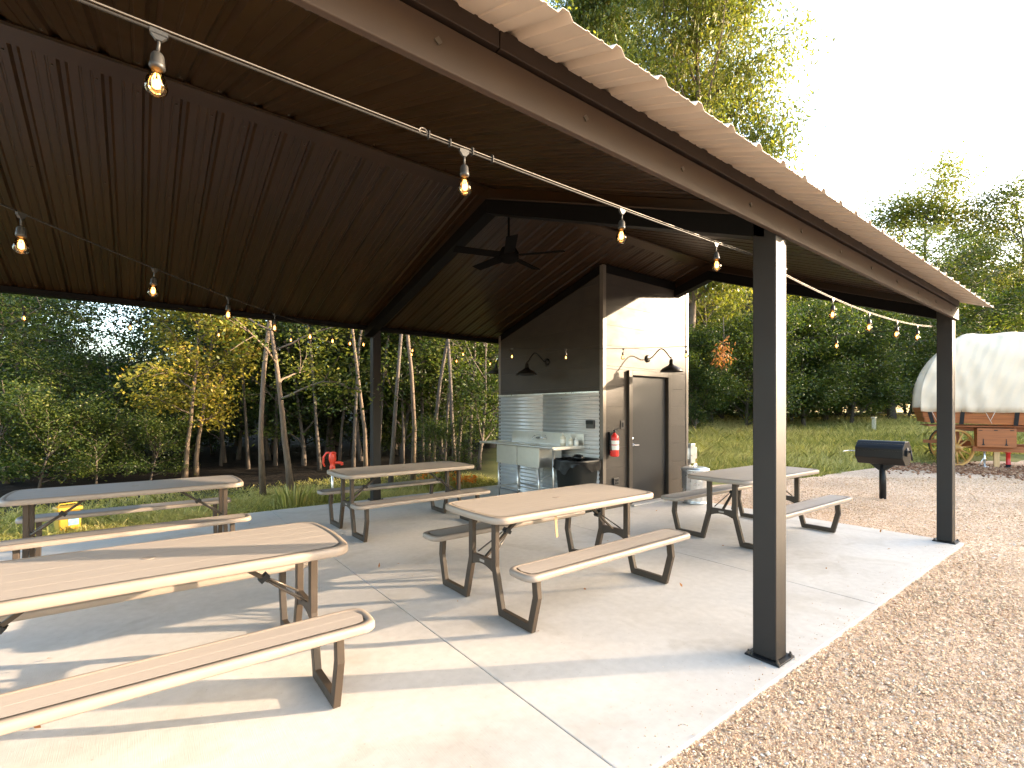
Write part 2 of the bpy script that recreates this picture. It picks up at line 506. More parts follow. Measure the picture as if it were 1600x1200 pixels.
def np_mesh(name, verts, faces_flat, loop_tot, mat, tint=None, smooth=False):
    """fast mesh from numpy arrays"""
    me = bpy.data.meshes.new(name)
    nv = len(verts); nf = len(loop_tot)
    me.vertices.add(nv); me.vertices.foreach_set('co', np.asarray(verts, np.float32).ravel())
    me.loops.add(len(faces_flat)); me.loops.foreach_set('vertex_index', np.asarray(faces_flat, np.int32))
    me.polygons.add(nf)
    st = np.zeros(nf, np.int32); st[1:] = np.cumsum(loop_tot)[:-1]
    me.polygons.foreach_set('loop_start', st)
    if smooth: me.polygons.foreach_set('use_smooth', np.ones(nf, bool))
    me.materials.append(mat)
    if tint is not None:
        a = me.attributes.new('tint', 'FLOAT', 'POINT')
        a.data.foreach_set('value', np.asarray(tint, np.float32))
    me.update(calc_edges=True)
    me.validate()
    return me

# ------------------------------------------------------------------ ground
def terrain_z(x, y):
    """the lawn behind the gravel climbs gently towards the trees on the right"""
    x = np.asarray(x, float); y = np.asarray(y, float)
    s = 0.86 * (x - 9) + 0.5 * (y - 4)
    z = np.clip((s - 5.5) * 0.052, 0, 1.35)
    w = np.clip((x - 7) / 5, 0, 1)
    return -0.07 + z * w * w * (3 - 2 * w)

GRAVEL_EDGE = [(7.5, 6.4), (8.3, 5.75), (9.2, 5.3), (10.4, 4.95), (11.8, 4.62), (13.6, 4.5), (15.8, 4.27), (17.2, 3.8), (19.5, 3.1), (24, 1.6), (34, -1)]
def gravel_side(x, y):
    """positive on the grass side of the gravel edge"""
    ex = np.array([p[0] for p in GRAVEL_EDGE]); ey = np.array([p[1] for p in GRAVEL_EDGE])
    return y - np.interp(x, ex, ey)

gx = np.concatenate([np.arange(-90, -12, 6), np.arange(-12, 40, 1.0), np.arange(40, 190, 10)])
gy = np.concatenate([np.arange(-90, -12, 6), np.arange(-12, 40, 1.0), np.arange(40, 190, 10)])
GX, GY = np.meshgrid(gx, gy)
rng = np.random.default_rng(5)
GZ = terrain_z(GX, GY)
sd = gravel_side(GX, GY)
GZ = GZ + np.where((GY > 9), rng.normal(0, .03, GX.shape), 0)
GZ = np.where((GX > 6) & (sd < 0.3), np.minimum(GZ, -0.10 + np.clip((GX - 14) * .0, 0, .2)), GZ)
nx, ny = len(gx), len(gy)
V = np.stack([GX, GY, GZ], -1).reshape(-1, 3)
idx = np.arange(nx * ny).reshape(ny, nx)
F = np.stack([idx[:-1, :-1], idx[:-1, 1:], idx[1:, 1:], idx[1:, :-1]], -1).reshape(-1, 4)
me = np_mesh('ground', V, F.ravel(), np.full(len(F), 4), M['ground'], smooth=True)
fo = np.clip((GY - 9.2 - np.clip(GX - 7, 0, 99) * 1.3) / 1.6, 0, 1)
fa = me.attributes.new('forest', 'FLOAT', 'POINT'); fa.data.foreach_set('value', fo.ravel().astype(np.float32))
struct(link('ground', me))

mb = MB()
gp = [(-40, -40), (60, -40), (60, -9)] + [p for p in reversed(GRAVEL_EDGE)] + [(7.4, 7.0), (-3.5, 7.0), (-3.5, 4.5), (-40, 4.5)]
mb.add([(x, y, -0.026) for x, y in gp], [tuple(range(len(gp)))])
struct(mb.build('gravel_yard', M['gravel']))

# slab in bays with saw-cut joints
SX0, SX1, SY0, SY1 = -3.4, 7.26, 1.227, 7.83
slab = bpy.data.objects.new('patio_slab', None); COL.objects.link(slab); slab['kind'] = 'structure'
cuts = [SX0, -1.34, 1.545, 4.42, SX1]
for i in range(4):
    m_ = MB().bb(cuts[i] + (.0 if i == 0 else .002), cuts[i + 1] - (.0 if i == 3 else .002), SY0, SY1, -0.12, 0.0)
    m_.build('slab_bay', M['concrete'], slab, 0.006)
MB().bb(SX0 + .02, SX1 - .02, SY0 + .02, SY1 - .02, -0.11, -0.012).build('joint_filler', M['joint'], slab)

# ------------------------------------------------------------------ pavilion
RIDGE_Y, RIDGE_Z = 4.25, 3.852
SL_R, SL_L = 0.396, 0.285
def roof_z(y):
    return RIDGE_Z - (SL_R * (RIDGE_Y - y) if y < RIDGE_Y else SL_L * (y - RIDGE_Y))
RX0, RX1 = -3.2, 7.40
PY0, PY1 = 1.008, 7.90       # outer roof edges
pav = thing('pavilion', 'dark brown open sided picnic pavilion with tan ribbed metal roof on square posts', 'pavilion', (2.1, 4.25, 0))
PAVM = Matrix.Translation((-2.1, -4.25, 0))
def pmb():
    m_ = MB(); m_.T = PAVM
    return m_

def rib_profile(w, major_h, minor=True, sgn=1):
    p = .2286
    out = []
    n = int(round(w / p))
    for i in range(n):
        b = i * p
        out += [(b + 0.000, 0)]
        out += [(b + .052, 0), (b + .056, .004 * sgn), (b + .066, .004 * sgn), (b + .070, 0)] if minor else []
        out += [(b + .112, 0), (b + .116, .004 * sgn), (b + .126, .004 * sgn), (b + .130, 0)] if minor else []
        out += [(b + .168, 0), (b + .186, major_h), (b + .210, major_h), (b + .2286 - .0006, 0)]
    out.append((n * p, 0))
    return out

def sheet(m_, x0, prof, ya, yb, off, th=.0016):
    """ribbed sheet metal following the roof slope between ya and yb, lifted off above the roof line"""
    n = len(prof)
    V = []
    for dz in (0, th):
        for y in (ya, yb):
            for (px, h) in prof:
                V.append((x0 + px, y, roof_z(y) + off + h + dz))
    F = []
    for i in range(n - 1):
        F.append((i, i + 1, n + i + 1, n + i))
        F.append((2 * n + i, 3 * n + i, 3 * n + i + 1, 2 * n + i + 1))
        F.append((i, 2 * n + i, 2 * n + i + 1, i + 1))
        F.append((n + i, n + i + 1, 3 * n + i + 1, 3 * n + i))
    m_.add(V, F)

PW = .9144
npan = int(math.ceil((RX1 - RX0) / PW))
prof_c = rib_profile(PW - .002, .022)
prof_r = rib_profile(PW - .002, .022)
screw_ys = {0: (1.75, 2.9, 4.0), 1: (4.45, 5.55, 6.7, 7.6)}
rnd = random.Random(3)
for side in (0, 1):
    cm = rm = None
    for i in range(npan):
        x0 = RX1 - (i + 1) * PW
        c_ya, c_yb = (1.298, RIDGE_Y - .02) if side == 0 else (RIDGE_Y + .02, 7.80)
        r_ya, r_yb = (PY0, RIDGE_Y - .02) if side == 0 else (RIDGE_Y + .02, PY1)
        if cm is None:
            m_ = pmb(); sheet(m_, RX1 - PW, prof_c, c_ya, c_yb, -.024)
            for sy in screw_ys[side]:
                for k in range(4):
                    for q in (.024,):
                        sx = RX1 - PW + k * .2286 + .145
                        z = roof_z(sy) - .0245
                        m_.cur = 1
                        m_.lathe([(.007, -.006), (.007, 0), (.005, .001)], 6, (sx, sy, z), smooth=False)
                        m_.cur = 0
            cm = m_.mesh('ceiling_panel', [M['ceil'], M['bolt']])
            m_ = pmb(); sheet(m_, RX1 - PW, prof_r, r_ya, r_yb, .012)
            rm = m_.mesh('roof_panel', [M['roof']])
        o = link('ceiling_panel', cm, pav, loc=(-i * PW, 0, rnd.uniform(-.0012, .0012)))
        o = link('roof_panel', rm, pav, loc=(-i * PW, 0, rnd.uniform(-.001, .001)))

# ridge trim below and cap above
m_ = pmb()
for sgn in (-1, 1):
    y1 = RIDGE_Y + sgn * .13
    z0, z1 = RIDGE_Z - .030, roof_z(y1) - .030
    m_.prism([(RIDGE_Y, z0), (y1, z1), (y1, z1 - .003), (RIDGE_Y, z0 - .003)], 'x', RX0, RX1)
m_.build('ridge_trim', M['ceil'], pav)
m_ = pmb()
for sgn in (-1, 1):
    y1 = RIDGE_Y + sgn * .2
    z0, z1 = RIDGE_Z + .056, roof_z(y1) + .050
    m_.prism([(RIDGE_Y, z0), (y1, z1), (y1, z1 - .003), (RIDGE_Y, z0 - .003)], 'x', RX0, RX1 + .01)
m_.build('ridge_cap', M['roof'], pav)

# eave beams and fascia
m_ = pmb().bb(RX0 + .1, 7.255, 1.270, 1.2965, 2.472, 2.606).bb(RX0 + .1, 7.255, 1.2966, 1.325, 2.596, 2.606)
m_.build('eave_beam', M['beam'], pav, .004)
m_ = pmb()
for bx in np.arange(-2.4, 7.2, .62):
    m_.box((bx, 1.268, 2.545), (.018, .008, .018), (0, R(45), 0))
ob = m_.build('beam_bolts', M['bolt'], pav); ob['kind'] = 'stuff'
pmb().bb(RX0 + .1, 7.25, 1.296, 1.33, 2.607, 2.655).build('shadow_gap', M['rafter'], pav)
m_ = pmb()
for a, b in ((RX0 + .1, .92), (.924, 4.30), (4.304, 7.252)):
    m_.bb(a, b, 1.264, 1.295, 2.622, 2.690)
m_.build('fascia', M['fascia'], pav, .003)
pmb().bb(RX0 + .1, 7.26, 7.67, 7.80, 2.782, 2.845).build('eave_beam', M['rafter'], pav, .003)

# posts
post_xy = [(2.98, 1.365), (7.175, 1.365), (3.10, 7.72), (7.175, 7.72), (-2.6, 1.365), (-2.6, 7.72)]
pw = .136
for (x, y) in post_xy:
    top = 2.61 if y < 4 else 2.79
    p_ = pmb().bb(x - pw / 2, x + pw / 2, y - pw / 2, y + pw / 2, .012, top).build('post', M['post'], pav, .008)
    m_ = pmb().bb(x - .10, x + .10, y - .10, y + .10, .001, .012)
    m_.build('base_plate', M['black'], p_, .002)
    for sx in (-1, 1):
        for sy in (-1, 1):
            pmb().lathe([(.011, .012), (.011, .022), (.006, .022), (.006, .034), (0.001, .035)], 6, (x + sx * .083, y + sy * .083, 0), smooth=False).build('anchor_bolt', M['bolt'], p_)
    if (x, y) == post_xy[0]:
        pmb().bb(x - pw / 2 - .002, x + pw / 2 + .002, y - pw / 2 - .002, y + pw / 2 + .002, 2.295, 2.301).build('weld_seam', M['post'], p_)

# rafters: a deep tube frame at every pair of posts, with a packing strip up to the sheets
for rx in (2.98, 7.27, -2.6):
    for side in (0, 1):
        ya, yb = (1.36, RIDGE_Y) if side == 0 else (RIDGE_Y, 7.72)
        y_lo = ya if side == 0 else yb
        def pz(y, o): return roof_z(y) - o
        P = [(ya, pz(ya, .30)), (yb, pz(yb, .30)), (yb, pz(yb, .155)), (ya, pz(ya, .155))]
        if side == 1: P = [(ya, pz(ya, .30)), (yb, pz(yb, .20)), (yb, pz(yb, .08)), (ya, pz(ya, .155))]
        if side == 0: P[0] = (ya, 2.474); P[3] = (ya, 2.60)
        r_ = pmb().prism(P, 'x', rx - .068, rx + .068).build('rafter', M['rafter'], pav, .004)
        P2 = [(P[3][0] + (.08 if side == 0 else 0), P[3][1] + .002 + (.03 if side == 0 else 0)), (P[2][0], P[2][1] + .002), (yb, pz(yb, .028)), (ya + (.08 if side == 0 else 0), pz(ya + (.08 if side == 0 else 0), .028))]
        if side == 0:
            yq = ya + .08
            t_ = (yq - ya) / (yb - ya)
            P2[0] = (yq, P[3][1] + (P[2][1] - P[3][1]) * t_ + .002)
        pmb().prism(P2, 'x', rx - .03, rx + .03).build('packing_strip', M['ceil'], r_)
        q = [(P[3][0] + .02, P[3][1] + .012), (P[2][0] - .02, P[2][1] + .006)]
        if side == 0:
            m_ = pmb(); m_.bar((rx - .060, q[0][0] + .05, q[0][1] + .02), (rx - .060, q[1][0], q[1][1]), .02, .012)
            m_.build('lit_edge_bar', M['beam'], r_)  # lighter bar: the lit line on the rafter's top edge, put into colour

# ceiling fan under the ridge
fan = thing('ceiling_fan', 'black ceiling fan hanging in the dark below the roof ridge', 'ceiling fan', (3.22, 4.25, 3.82))
MB().lathe([(.02, 0), (.05, -.01), (.055, -.05), (.02, -.06)], 16).build('canopy', M['fan'], fan)
MB().tube([(0, 0, -.05), (0, 0, -.62)], .012, 8).build('downrod', M['fan'], fan)
MB().lathe([(.02, -.56), (.08, -.58), (.11, -.63), (.11, -.69), (.07, -.73), (.02, -.74)], 20).build('motor', M['fan'], fan)
blm = None
for k in range(5):
    if blm is None:
        blm = MB().box((.36, 0, 0), (.50, .12, .008), (R(12), 0, 0)).box((.12, 0, 0), (.14, .03, .006)).mesh('blade', M['fan'])
    o = link('blade', blm, fan, .002, (0, 0, -.66)); o.rotation_euler = (0, 0, R(20 + 72 * k))

# ------------------------------------------------------------------ string lights
def bulb_mesh():
    m_ = MB(); m_.cur = 0
    m_.lathe([(.012, 0), (.0125, -.006), (.016, -.016), (.0225, -.030), (.0245, -.042), (.021, -.054), (.012, -.062), (.001, -.0645)], 18)
    m_.cur = 1
    for a in range(6):
        t = a * math.pi / 3
        m_.tube([(.004 * math.cos(t), .004 * math.sin(t), -.012), (.0085 * math.cos(t), .0085 * math.sin(t), -.026), (.0085 * math.cos(t + .5), .0085 * math.sin(t + .5), -.043)], .0011, 5)
    m_.lathe([(.001, -.024), (.006, -.028), (.0085, -.036), (.006, -.045), (.001, -.048)], 10)
    return m_.mesh('bulb', [M['glass'], M['filament']])
BULB = bulb_mesh()
def socket_mesh():
    m_ = MB()
    m_.lathe([(.004, .0), (.010, -.002), (.0135, -.008), (.015, -.026), (.0165, -.030), (.0165, -.036), (.013, -.040)], 14, (0, 0, -.050))
    m_.tube([(0, 0, -.012), (.001, 0, -.03), (0, 0, -.054)], .0034, 7)
    m_.box((0, 0, -.004), (.036, .010, .012))
    m_.prism([(-.018, -.008), (.018, -.008), (.006, -.022), (-.006, -.022)], 'y', -.005, .005)
    return m_.mesh('socket', [M['socket']])
SOCK = socket_mesh()

def catenary(a, b, sag, n):
    a, b = Vector(a), Vector(b)
    return [a.lerp(b, t) - Vector((0, 0, sag * 4 * t * (1 - t))) for t in [i / n for i in range(n + 1)]]
def string_light(label, a, b, sag, ts, wire=True, dz=.010, ties=()):
    a = Vector(a); b = Vector(b)
    th = thing('string_light', label, 'string light', a, 0, 'bulb strings hung under the pavilion roof')
    pts = [p - a for p in catenary(a, b, sag, 28)]
    ang = math.atan2(b.y - a.y, b.x - a.x)
    MB().tube(pts, .0036, 7).build('cord', M['cord'], th)
    if wire:
        MB().tube([p + Vector((0, 0, dz)) for p in pts], .0022, 6).build('support_wire', M['wire'], th)
    L_ = (b - a).length
    for k, t in enumerate(ts):
        p = (a.lerp(b, t) - Vector((0, 0, sag * 4 * t * (1 - t)))) - a
        s_ = link('socket', SOCK, th, loc=p)
        s_.rotation_euler = (R(2 * math.sin(k * 7.1)), R(2.5 * math.sin(k * 3.3 + 1)), ang)
        link('bulb', BULB, s_, loc=(0, 0, -.089))
    for t in ties:
        p = (a.lerp(b, t) - Vector((0, 0, sag * 4 * t * (1 - t)))) - a
        MB().box((0, 0, .005), (.004, .014, .024)).tube([(0, .004, .012), (.004, .010, .030)], .0013, 5).build('cable_tie', M['cord'], th, loc=p)
    return th
def tpar(x, x0, x1): return (x - x0) / (x1 - x0)
S1a, S1b = (-2.53, 1.43, 2.43), (2.912, 1.43, 2.385)
s1 = string_light('nearest bulb string running along the eave beam to the front post', S1a, S1b, .05,
                  [tpar(x, S1a[0], S1b[0]) for x in (-1.6, -.78, .04, .89, 1.72, 2.50)], ties=[tpar(x, S1a[0], S1b[0]) for x in (.755, .835, .925, 1.01)])
p = Vector(S1a).lerp(Vector(S1b), tpar(.735, S1a[0], S1b[0])) - Vector(S1a)
MB().tube([Vector((.012 * math.cos(t) * 1.2, 0, .011 * math.sin(t) - .038)) for t in np.linspace(0, 2 * math.pi, 14)], .0022, 6).build('wire_loop', M['wire'], s1, loc=p)
S2a, S2b = (3.05, 1.43, 2.36), (7.10, 1.43, 2.40)
string_light('bulb string between the front post and the far corner post by the wagon', S2a, S2b, .09,
             [tpar(x, S2a[0], S2b[0]) for x in (4.13, 4.92, 5.68, 6.35)])
S3a, S3b = (-1.15, 1.40, 2.22), (3.06, 7.65, 2.66)
string_light('bulb string crossing diagonally under the roof at the left of the photo', S3a, S3b, .16,
             [.09, .19, .29, .39, .49, .60, .70, .80, .90], wire=False)
S4a, S4b = (-2.55, 7.70, 2.66), (3.04, 7.70, 2.66)
string_light('bulb string along the wooded side above the left tables', S4a, S4b, .045,
             [tpar(x, S4a[0], S4b[0]) for x in (-1.95, -1.02, -.07, .87, 1.80, 2.65)], wire=False)
S5a, S5b = (3.16, 7.62, 2.62), (7.12, 1.45, 2.42)
string_light('bulb string crossing in front of the wash shed to the corner post', S5a, S5b, .20,
             [.08, .20, .31, .42, .53, .64, .76, .87], wire=False)
S6a, S6b = (3.16, 7.72, 2.62), (5.40, 7.47, 2.47)
string_light('short bulb string from the back post to the shed corner', S6a, S6b, .05, [.25, .62, .93], wire=False)

# ------------------------------------------------------------------ wash shed
CX0, CX1, CY0, CY1 = 5.43, 7.61, 4.87, 7.47
shed = thing('wash_shed', 'tall grey board clad wash shed with a brown door under the roof', 'shed', (6.5, 6.2, 0))
SHM = Matrix.Translation((-6.5, -6.2, 0))
def smb():
    m_ = MB(); m_.T = SHM
    return m_
smb().bb(CX0 + .03, CX1 - .03, CY0 + .03, CY1 - .03, .002, 2.83).build('wall_core', M['siding'], shed)
smb().prism([(CX0 + .03, 2.83), (CX1 - .03, 2.83), (CX1 - .03, 2.9), (CX0 + .03, 2.9)], 'y', CY0 + .03, CY1 - .03).build('wall_core', M['siding'], shed)
P = [(CY0 + .03, 2.9), (CY1 - .03, 2.9), (CY1 - .03, roof_z(CY1) - .06), (CY0 + .03, roof_z(CY0) - .06)]
smb().prism(P, 'x', CX0 + .03, CX1 - .03).build('gable_core', M['siding'], shed)
DX0, DX1, DZ = 6.06, 6.98, 2.01
FX0, FX1, FZ = 5.975, 7.065, 2.085
rows = list(np.arange(0.0, 3.75, .3048))
TOP = roof_z(CY0) - .17
for i, z0 in enumerate(rows):
    z1 = min(z0 + .3032, TOP)
    if z1 <= z0 + .02: continue
    j = rnd.uniform(-.0015, .0015)
    segs = [(CX0 + .062, FX0 - .003), (FX1 + .003, CX1 - .06)] if z0 < FZ - .05 else [(CX0 + .062, CX1 - .06)]
    for (a, b) in segs:
        if z0 < FZ - .05 and z1 > FZ + .02:
            smb().bb(a, b, CY0 + j, CY0 + .029, z0, FZ + .003).build('siding_board', M['siding'], shed, .0015)
        else:
            smb().bb(a, b, CY0 + j, CY0 + .029, z0, z1).build('siding_board', M['siding'], shed, .0015)
    if z0 < FZ - .05 and z1 > FZ + .02:
        smb().bb(CX0 + .062, CX1 - .06, CY0 + j, CY0 + .029, FZ + .006, z1).build('siding_board', M['siding'], shed, .0015)
    # sink side, above the corrugated sheet
    for (ya, yb) in ((CY0 + .062, CY1 - .03),):
        za, zb = max(z0, 1.762), z0 + .3032
        if zb <= za + .02: continue
        def top(y): return roof_z(y) - .17
        if za >= top(ya): continue
        pts = []
        if zb <= top(yb): pts = [(ya, za), (yb, za), (yb, zb), (ya, zb)]
        else:
            ycut = lambda z: RIDGE_Y + (RIDGE_Z - .17 - z) / SL_L
            yl, yh = min(yb, ycut(za)), min(yb, ycut(zb))
            if yh < ya: yh = ya
            pts = [(ya, za), (yl, za)]
            if yl >= yb - 1e-6 and ycut(zb) < yb: pts.append((yb, top(yb)))
            if yh > ya + 1e-4: pts += [(yh, zb), (ya, zb)]
            else: pts += [(ya, top(ya))]
        smb().prism(pts, 'x', CX0 + j, CX0 + .029).build('siding_board', M['siding'], shed)
smb().bb(CX0 + .06, CX1 - .06, CY0 - .004, CY0 + .028, TOP + .003, TOP + .13).build('frieze_board', M['rafter'], shed)
smb().prism([(CY0 + .03, roof_z(CY0) - .167), (CY1, roof_z(CY1) - .167), (CY1, roof_z(CY1) - .05), (CY0 + .03, roof_z(CY0) - .05)], 'x', CX0 - .004, CX0 + .028).build('frieze_board', M['rafter'], shed)
for (x, y, sx, sy) in ((CX0, CY0, 1, 1), (CX1, CY0, -1, 1), (CX0, CY1, 1, -1)):
    zt = roof_z(y) - .055
    m_ = smb()
    x_in, y_in = x + sx * .06, y + sy * .06
    m_.bb(min(x - sx * .008, x_in), max(x - sx * .008, x_in), min(y - sy * .008, y + sy * .03), max(y - sy * .008, y + sy * .03), .01, zt)
    m_.bb(min(x - sx * .008, x + sx * .03), max(x - sx * .008, x + sx * .03), min(y + sy * .0302, y_in), max(y + sy * .0302, y_in), .01, zt)
    m_.build('corner_trim', M['trim'], shed, .003)
# corrugated sheet behind the sink, ribs running level
def corrugated(m_, y0, y1, z0, z1, x, pitch=.064, amp=.008, flip=False):
    n = int((z1 - z0) / pitch * 8)
    V, F = [], []
    for i in range(n + 1):
        z = z0 + (z1 - z0) * i / n
        dx = amp * math.sin(2 * math.pi * (z - z0) / pitch)
        V += [(x - .010 + dx, y0, z), (x - .010 + dx, y1, z)]
    b = len(V)
    V += [(p[0] + .002, p[1], p[2]) for p in V]
    for i in range(n):
        F.append((2 * i, 2 * i + 1, 2 * i + 3, 2 * i + 2))
        F.append((b + 2 * i, b + 2 * i + 2, b + 2 * i + 3, b + 2 * i + 1))
        F.append((2 * i, 2 * i + 2, b + 2 * i + 2, b + 2 * i)); F.append((2 * i + 1, b + 2 * i + 1, b + 2 * i + 3, 2 * i + 3))
    m_.add(V, F, True)
for ya, yb in ((CY0 + .064, 6.2), (6.203, CY1 - .008)):
    m_ = smb(); corrugated(m_, ya, yb, .02, 1.735, CX0)
    m_.build('corrugated_sheet', M['corr'], shed)
smb().bb(CX0 - .024, CX0 - .001, CY0 + .064, CY1 - .008, 1.737, 1.757).build('sheet_cap_trim', M['galv'], shed)
m_ = smb()
for zr in (.9, 1.66):
    for yy in np.arange(CY0 + .25, CY1 - .05, .61):
        m_.box((CX0 - .021, yy, zr), (.006, .009, .009))
q = m_.build('sheet_screws', M['bolt'], shed); q['kind'] = 'stuff'
# door
m_ = smb()
m_.bb(FX0, DX0 - .004, CY0 - .045, CY0 + .04, .004, FZ)
m_.bb(DX1 + .004, FX1, CY0 - .045, CY0 + .04, .004, FZ)
m_.bb(DX0 - .0038, DX1 + .0038, CY0 - .0448, CY0 + .04, DZ + .004, FZ - .0002)
m_.build('door_frame', M['frame'], shed, .004)
dr = smb().bb(DX0, DX1, CY0 + .012, CY0 + .05, .03, DZ).build('door', M['door'], shed, .003)
m_ = smb()
m_.lathe([(.026, 0), (.028, -.008), (.014, -.012), (.012, -.035), (.002, -.036)], 16, (DX0 + .065, CY0 + .012, .93), axis='y')
m_.bar((DX0 + .06, CY0 - .025, .93), (DX0 + .17, CY0 - .028, .928), .012, .018)
m_.lathe([(.022, 0), (.022, -.008), (.008, -.010), (.002, -.011)], 14, (DX0 + .065, CY0 + .012, 1.03), axis='y')
m_.build('door_handle', M['chrome'], dr)
smb().bb(DX0 - .06, DX1 + .06, CY0 - .12, CY0 + .02, .002, .028).build('threshold', M['concrete'], shed, .006)
MB_ = smb().bb(CX0 - .06, CX1 + .0, CY0 - .05, CY0 - .001, TOP + .134, TOP + .15)
# far side: utility boxes on the end wall
ub = thing('meter_box', 'grey electric meter box on the far end of the shed above the metal can', 'electrical box', (CX1 - .02, 4.90, .72))
MB().box((.115, 0, 0), (.13, .16, .34)).bb(.0, .05, -.04, .04, -.1, .1).build('housing', M['galv'], ub, .008)
MB().bb(.182, .262, -.06, .07, -.10, .10).build('disconnect', M['galv'], ub, .008)
MB().tube([(.115, 0, -.17), (.115, 0, -.67)], .018, 10).build('conduit', M['galv'], ub)

# barn lamps
def barn_lamp(label, loc, rz):
    """gooseneck lamp; local -y points away from the wall"""
    t = thing('barn_lamp', label, 'wall lamp', loc, rz, 'gooseneck lamps on the shed walls')
    MB().lathe([(.058, .0), (.060, -.012), (.045, -.022), (.015, -.028)], 20, axis='y').build('wall_plate', M['lampblack'], t)
    pts = []
    for a in np.linspace(0, 1, 18):
        y = -.02 - .40 * a
        z = .085 * math.sin(a * math.pi * 1.05) * (1 + .9 * a) - .05 * math.sin(a * math.pi * 2) * (1 - a)
        pts.append((0, y, z))
    pts += [(0, -.435, -.012), (0, -.44, -.06)]
    MB().tube(pts, .0095, 10).build('gooseneck', M['lampblack'], t)
    MB().lathe([(.020, -.045), (.030, -.055), (.034, -.115), (.045, -.135), (.10, -.165), (.145, -.195), (.165, -.225), (.168, -.238), (.160, -.236), (.13, -.20), (.04, -.145), (.005, -.14)], 28, (0, -.44, 0)).build('lamp_shade', M['lampblack'], t)
    return t
barn_lamp('black gooseneck barn lamp above the brown shed door', (6.48, CY0 - .002, 2.30), 0)
barn_lamp('black gooseneck barn lamp on the dark wall above the sink', (CX0 - .002, 6.10, 2.28), R(-90))
barn_lamp('gooseneck barn lamp at the back corner of the shed near the trees', (CX0 + .25, CY1 + .002, 2.45), R(180))

# small fittings on the shed
def plate(name, label, cat, loc, dims, rz, kind='outlet'):
    t = thing(name, label, cat, loc, rz)
    w, h, d = dims
    MB().bb(-w / 2, w / 2, -d, 0, -h / 2, h / 2).build('cover_plate', M['plate'], t, .003)
    if kind == 'outlet':
        MB().bb(-w * .3, w * .3, -d - .006, -d, -h * .35, -h * .06).bb(-w * .3, w * .3, -d - .006, -d, h * .06, h * .35).build('socket_face', M['black'], t)
    elif kind == 'switch':
        MB().bb(-w * .2, w * .2, -d - .006, -d, -h * .28, h * .28).build('rocker', M['black'], t)
    else:
        MB().bb(-w * .45, w * .45, -d - .012, -d, h * .02, h * .46).bb(-w * .4, w * .4, -d - .02, -d - .012, h * .05, h * .12).build('flip_lid', M['black'], t)
    return t
plate('light_switch', 'dark light switch beside the shed door', 'light switch', (5.86, CY0 - .002, 1.25), (.085, .125, .012), 0, 'switch')
plate('power_outlet', 'dark power outlet low on the door wall of the shed', 'power outlet', (5.70, CY0 - .002, .40), (.12, .11, .03), 0)
plate('outlet_box', 'black weatherproof outlet box on the corrugated sheet', 'power outlet', (CX0 - .018, 5.08, 1.26), (.15, .125, .045), R(-90), 'box')

# fire extinguisher
fe = thing('fire_extinguisher', 'red fire extinguisher on the wall left of the shed door', 'fire extinguisher', (5.575, CY0 - .095, .79))
MB().lathe([(.05, 0), (.062, .006), (.064, .02), (.064, .27), (.058, .30), (.035, .325), (.022, .335), (.02, .35), (.0, .352)], 24).build('cylinder', M['red'], fe)
MB().lathe([(.0648, .10), (.0650, .102), (.0650, .165), (.0648, .167)], 24).lathe([(.0648, .18), (.0650, .182), (.0650, .235), (.0648, .237)], 24).build('label_band', M['label'], fe)
MB().lathe([(.018, .348), (.020, .352), (.020, .385), (.012, .39)], 12).box((.03, 0, .40), (.11, .018, .012), (0, R(-14), 0)).box((.03, 0, .375), (.10, .016, .010), (0, R(8), 0)).build('valve_handle', M['black'], fe)
MB().tube([(-.02, 0, .37), (-.06, -.01, .36), (-.085, 0, .30), (-.082, 0, .16), (-.075, 0, .09)], .0085, 8).build('hose', M['black'], fe)
MB().bb(-.03, .03, .064, .094, .02, .36).build('wall_bracket', M['black'], fe)

# sink
sk = thing('sink_unit', 'stainless steel wash sink with drainboards against the corrugated wall', 'sink', (5.08, 6.15, 0))
SKM = Matrix.Translation((-5.08, -6.15, 0))
def kmb():
    m_ = MB(); m_.T = SKM
    return m_
cx0, cx1, cy0, cy1, cz = 4.76, 5.40, 5.22, 7.12, .92
by0, by1 = 5.62, 6.72
m_ = kmb()
m_.bb(cx0, cx1, cy0, by0, cz - .012, cz).bb(cx0, cx1, by1, cy1, cz - .012, cz)
m_.bb(cx0, cx0 + .09, by0, by1, cz - .012, cz).bb(cx1 - .10, cx1, by0, by1, cz - .012, cz)
m_.bb(cx0 + .09, cx1 - .10, (by0 + by1) / 2 - .02, (by0 + by1) / 2 + .02, cz - .012, cz)
m_.tube([(cx0, cy0, cz + .002), (cx0, cy1, cz + .002)], .016, 10)
m_.bb(cx0 + .005, cx1, cy0 - .004, cy0 + .02, cz - .03, cz + .014).bb(cx0 + .005, cx1, cy1 - .02, cy1 + .004, cz - .03, cz + .014)
m_.build('counter', M['steel'], sk, .002)
for (ya, yb) in ((by0, (by0 + by1) / 2 - .012), ((by0 + by1) / 2 + .012, by1)):
    m_ = kmb()
    m_.bb(cx0 + .075, cx0 + .079, ya, yb, .60, cz - .0125).bb(cx1 - .10, cx1 - .096, ya, yb, .60, cz - .0125)
    m_.bb(cx0 + .0792, cx1 - .1002, ya, ya + .004, .60, cz - .0125).bb(cx0 + .0792, cx1 - .1002, yb - .004, yb, .60, cz - .0125)
    m_.bb(cx0 + .075, cx1 - .096, ya, yb, .594, .5998)
    m_.build('basin', M['steel'], sk, .004)
m_ = kmb()
m_.prism([(cy0 + .0, cz - .01), (cy1 - .10, cz - .01), (cy1 - .10, cz + .13), (cy1 - .17, cz + .19), (cy0, cz + .19)], 'x', cx1 - .012, cx1)
m_.build('backsplash', M['steel'], sk, .004)
fct = kmb()
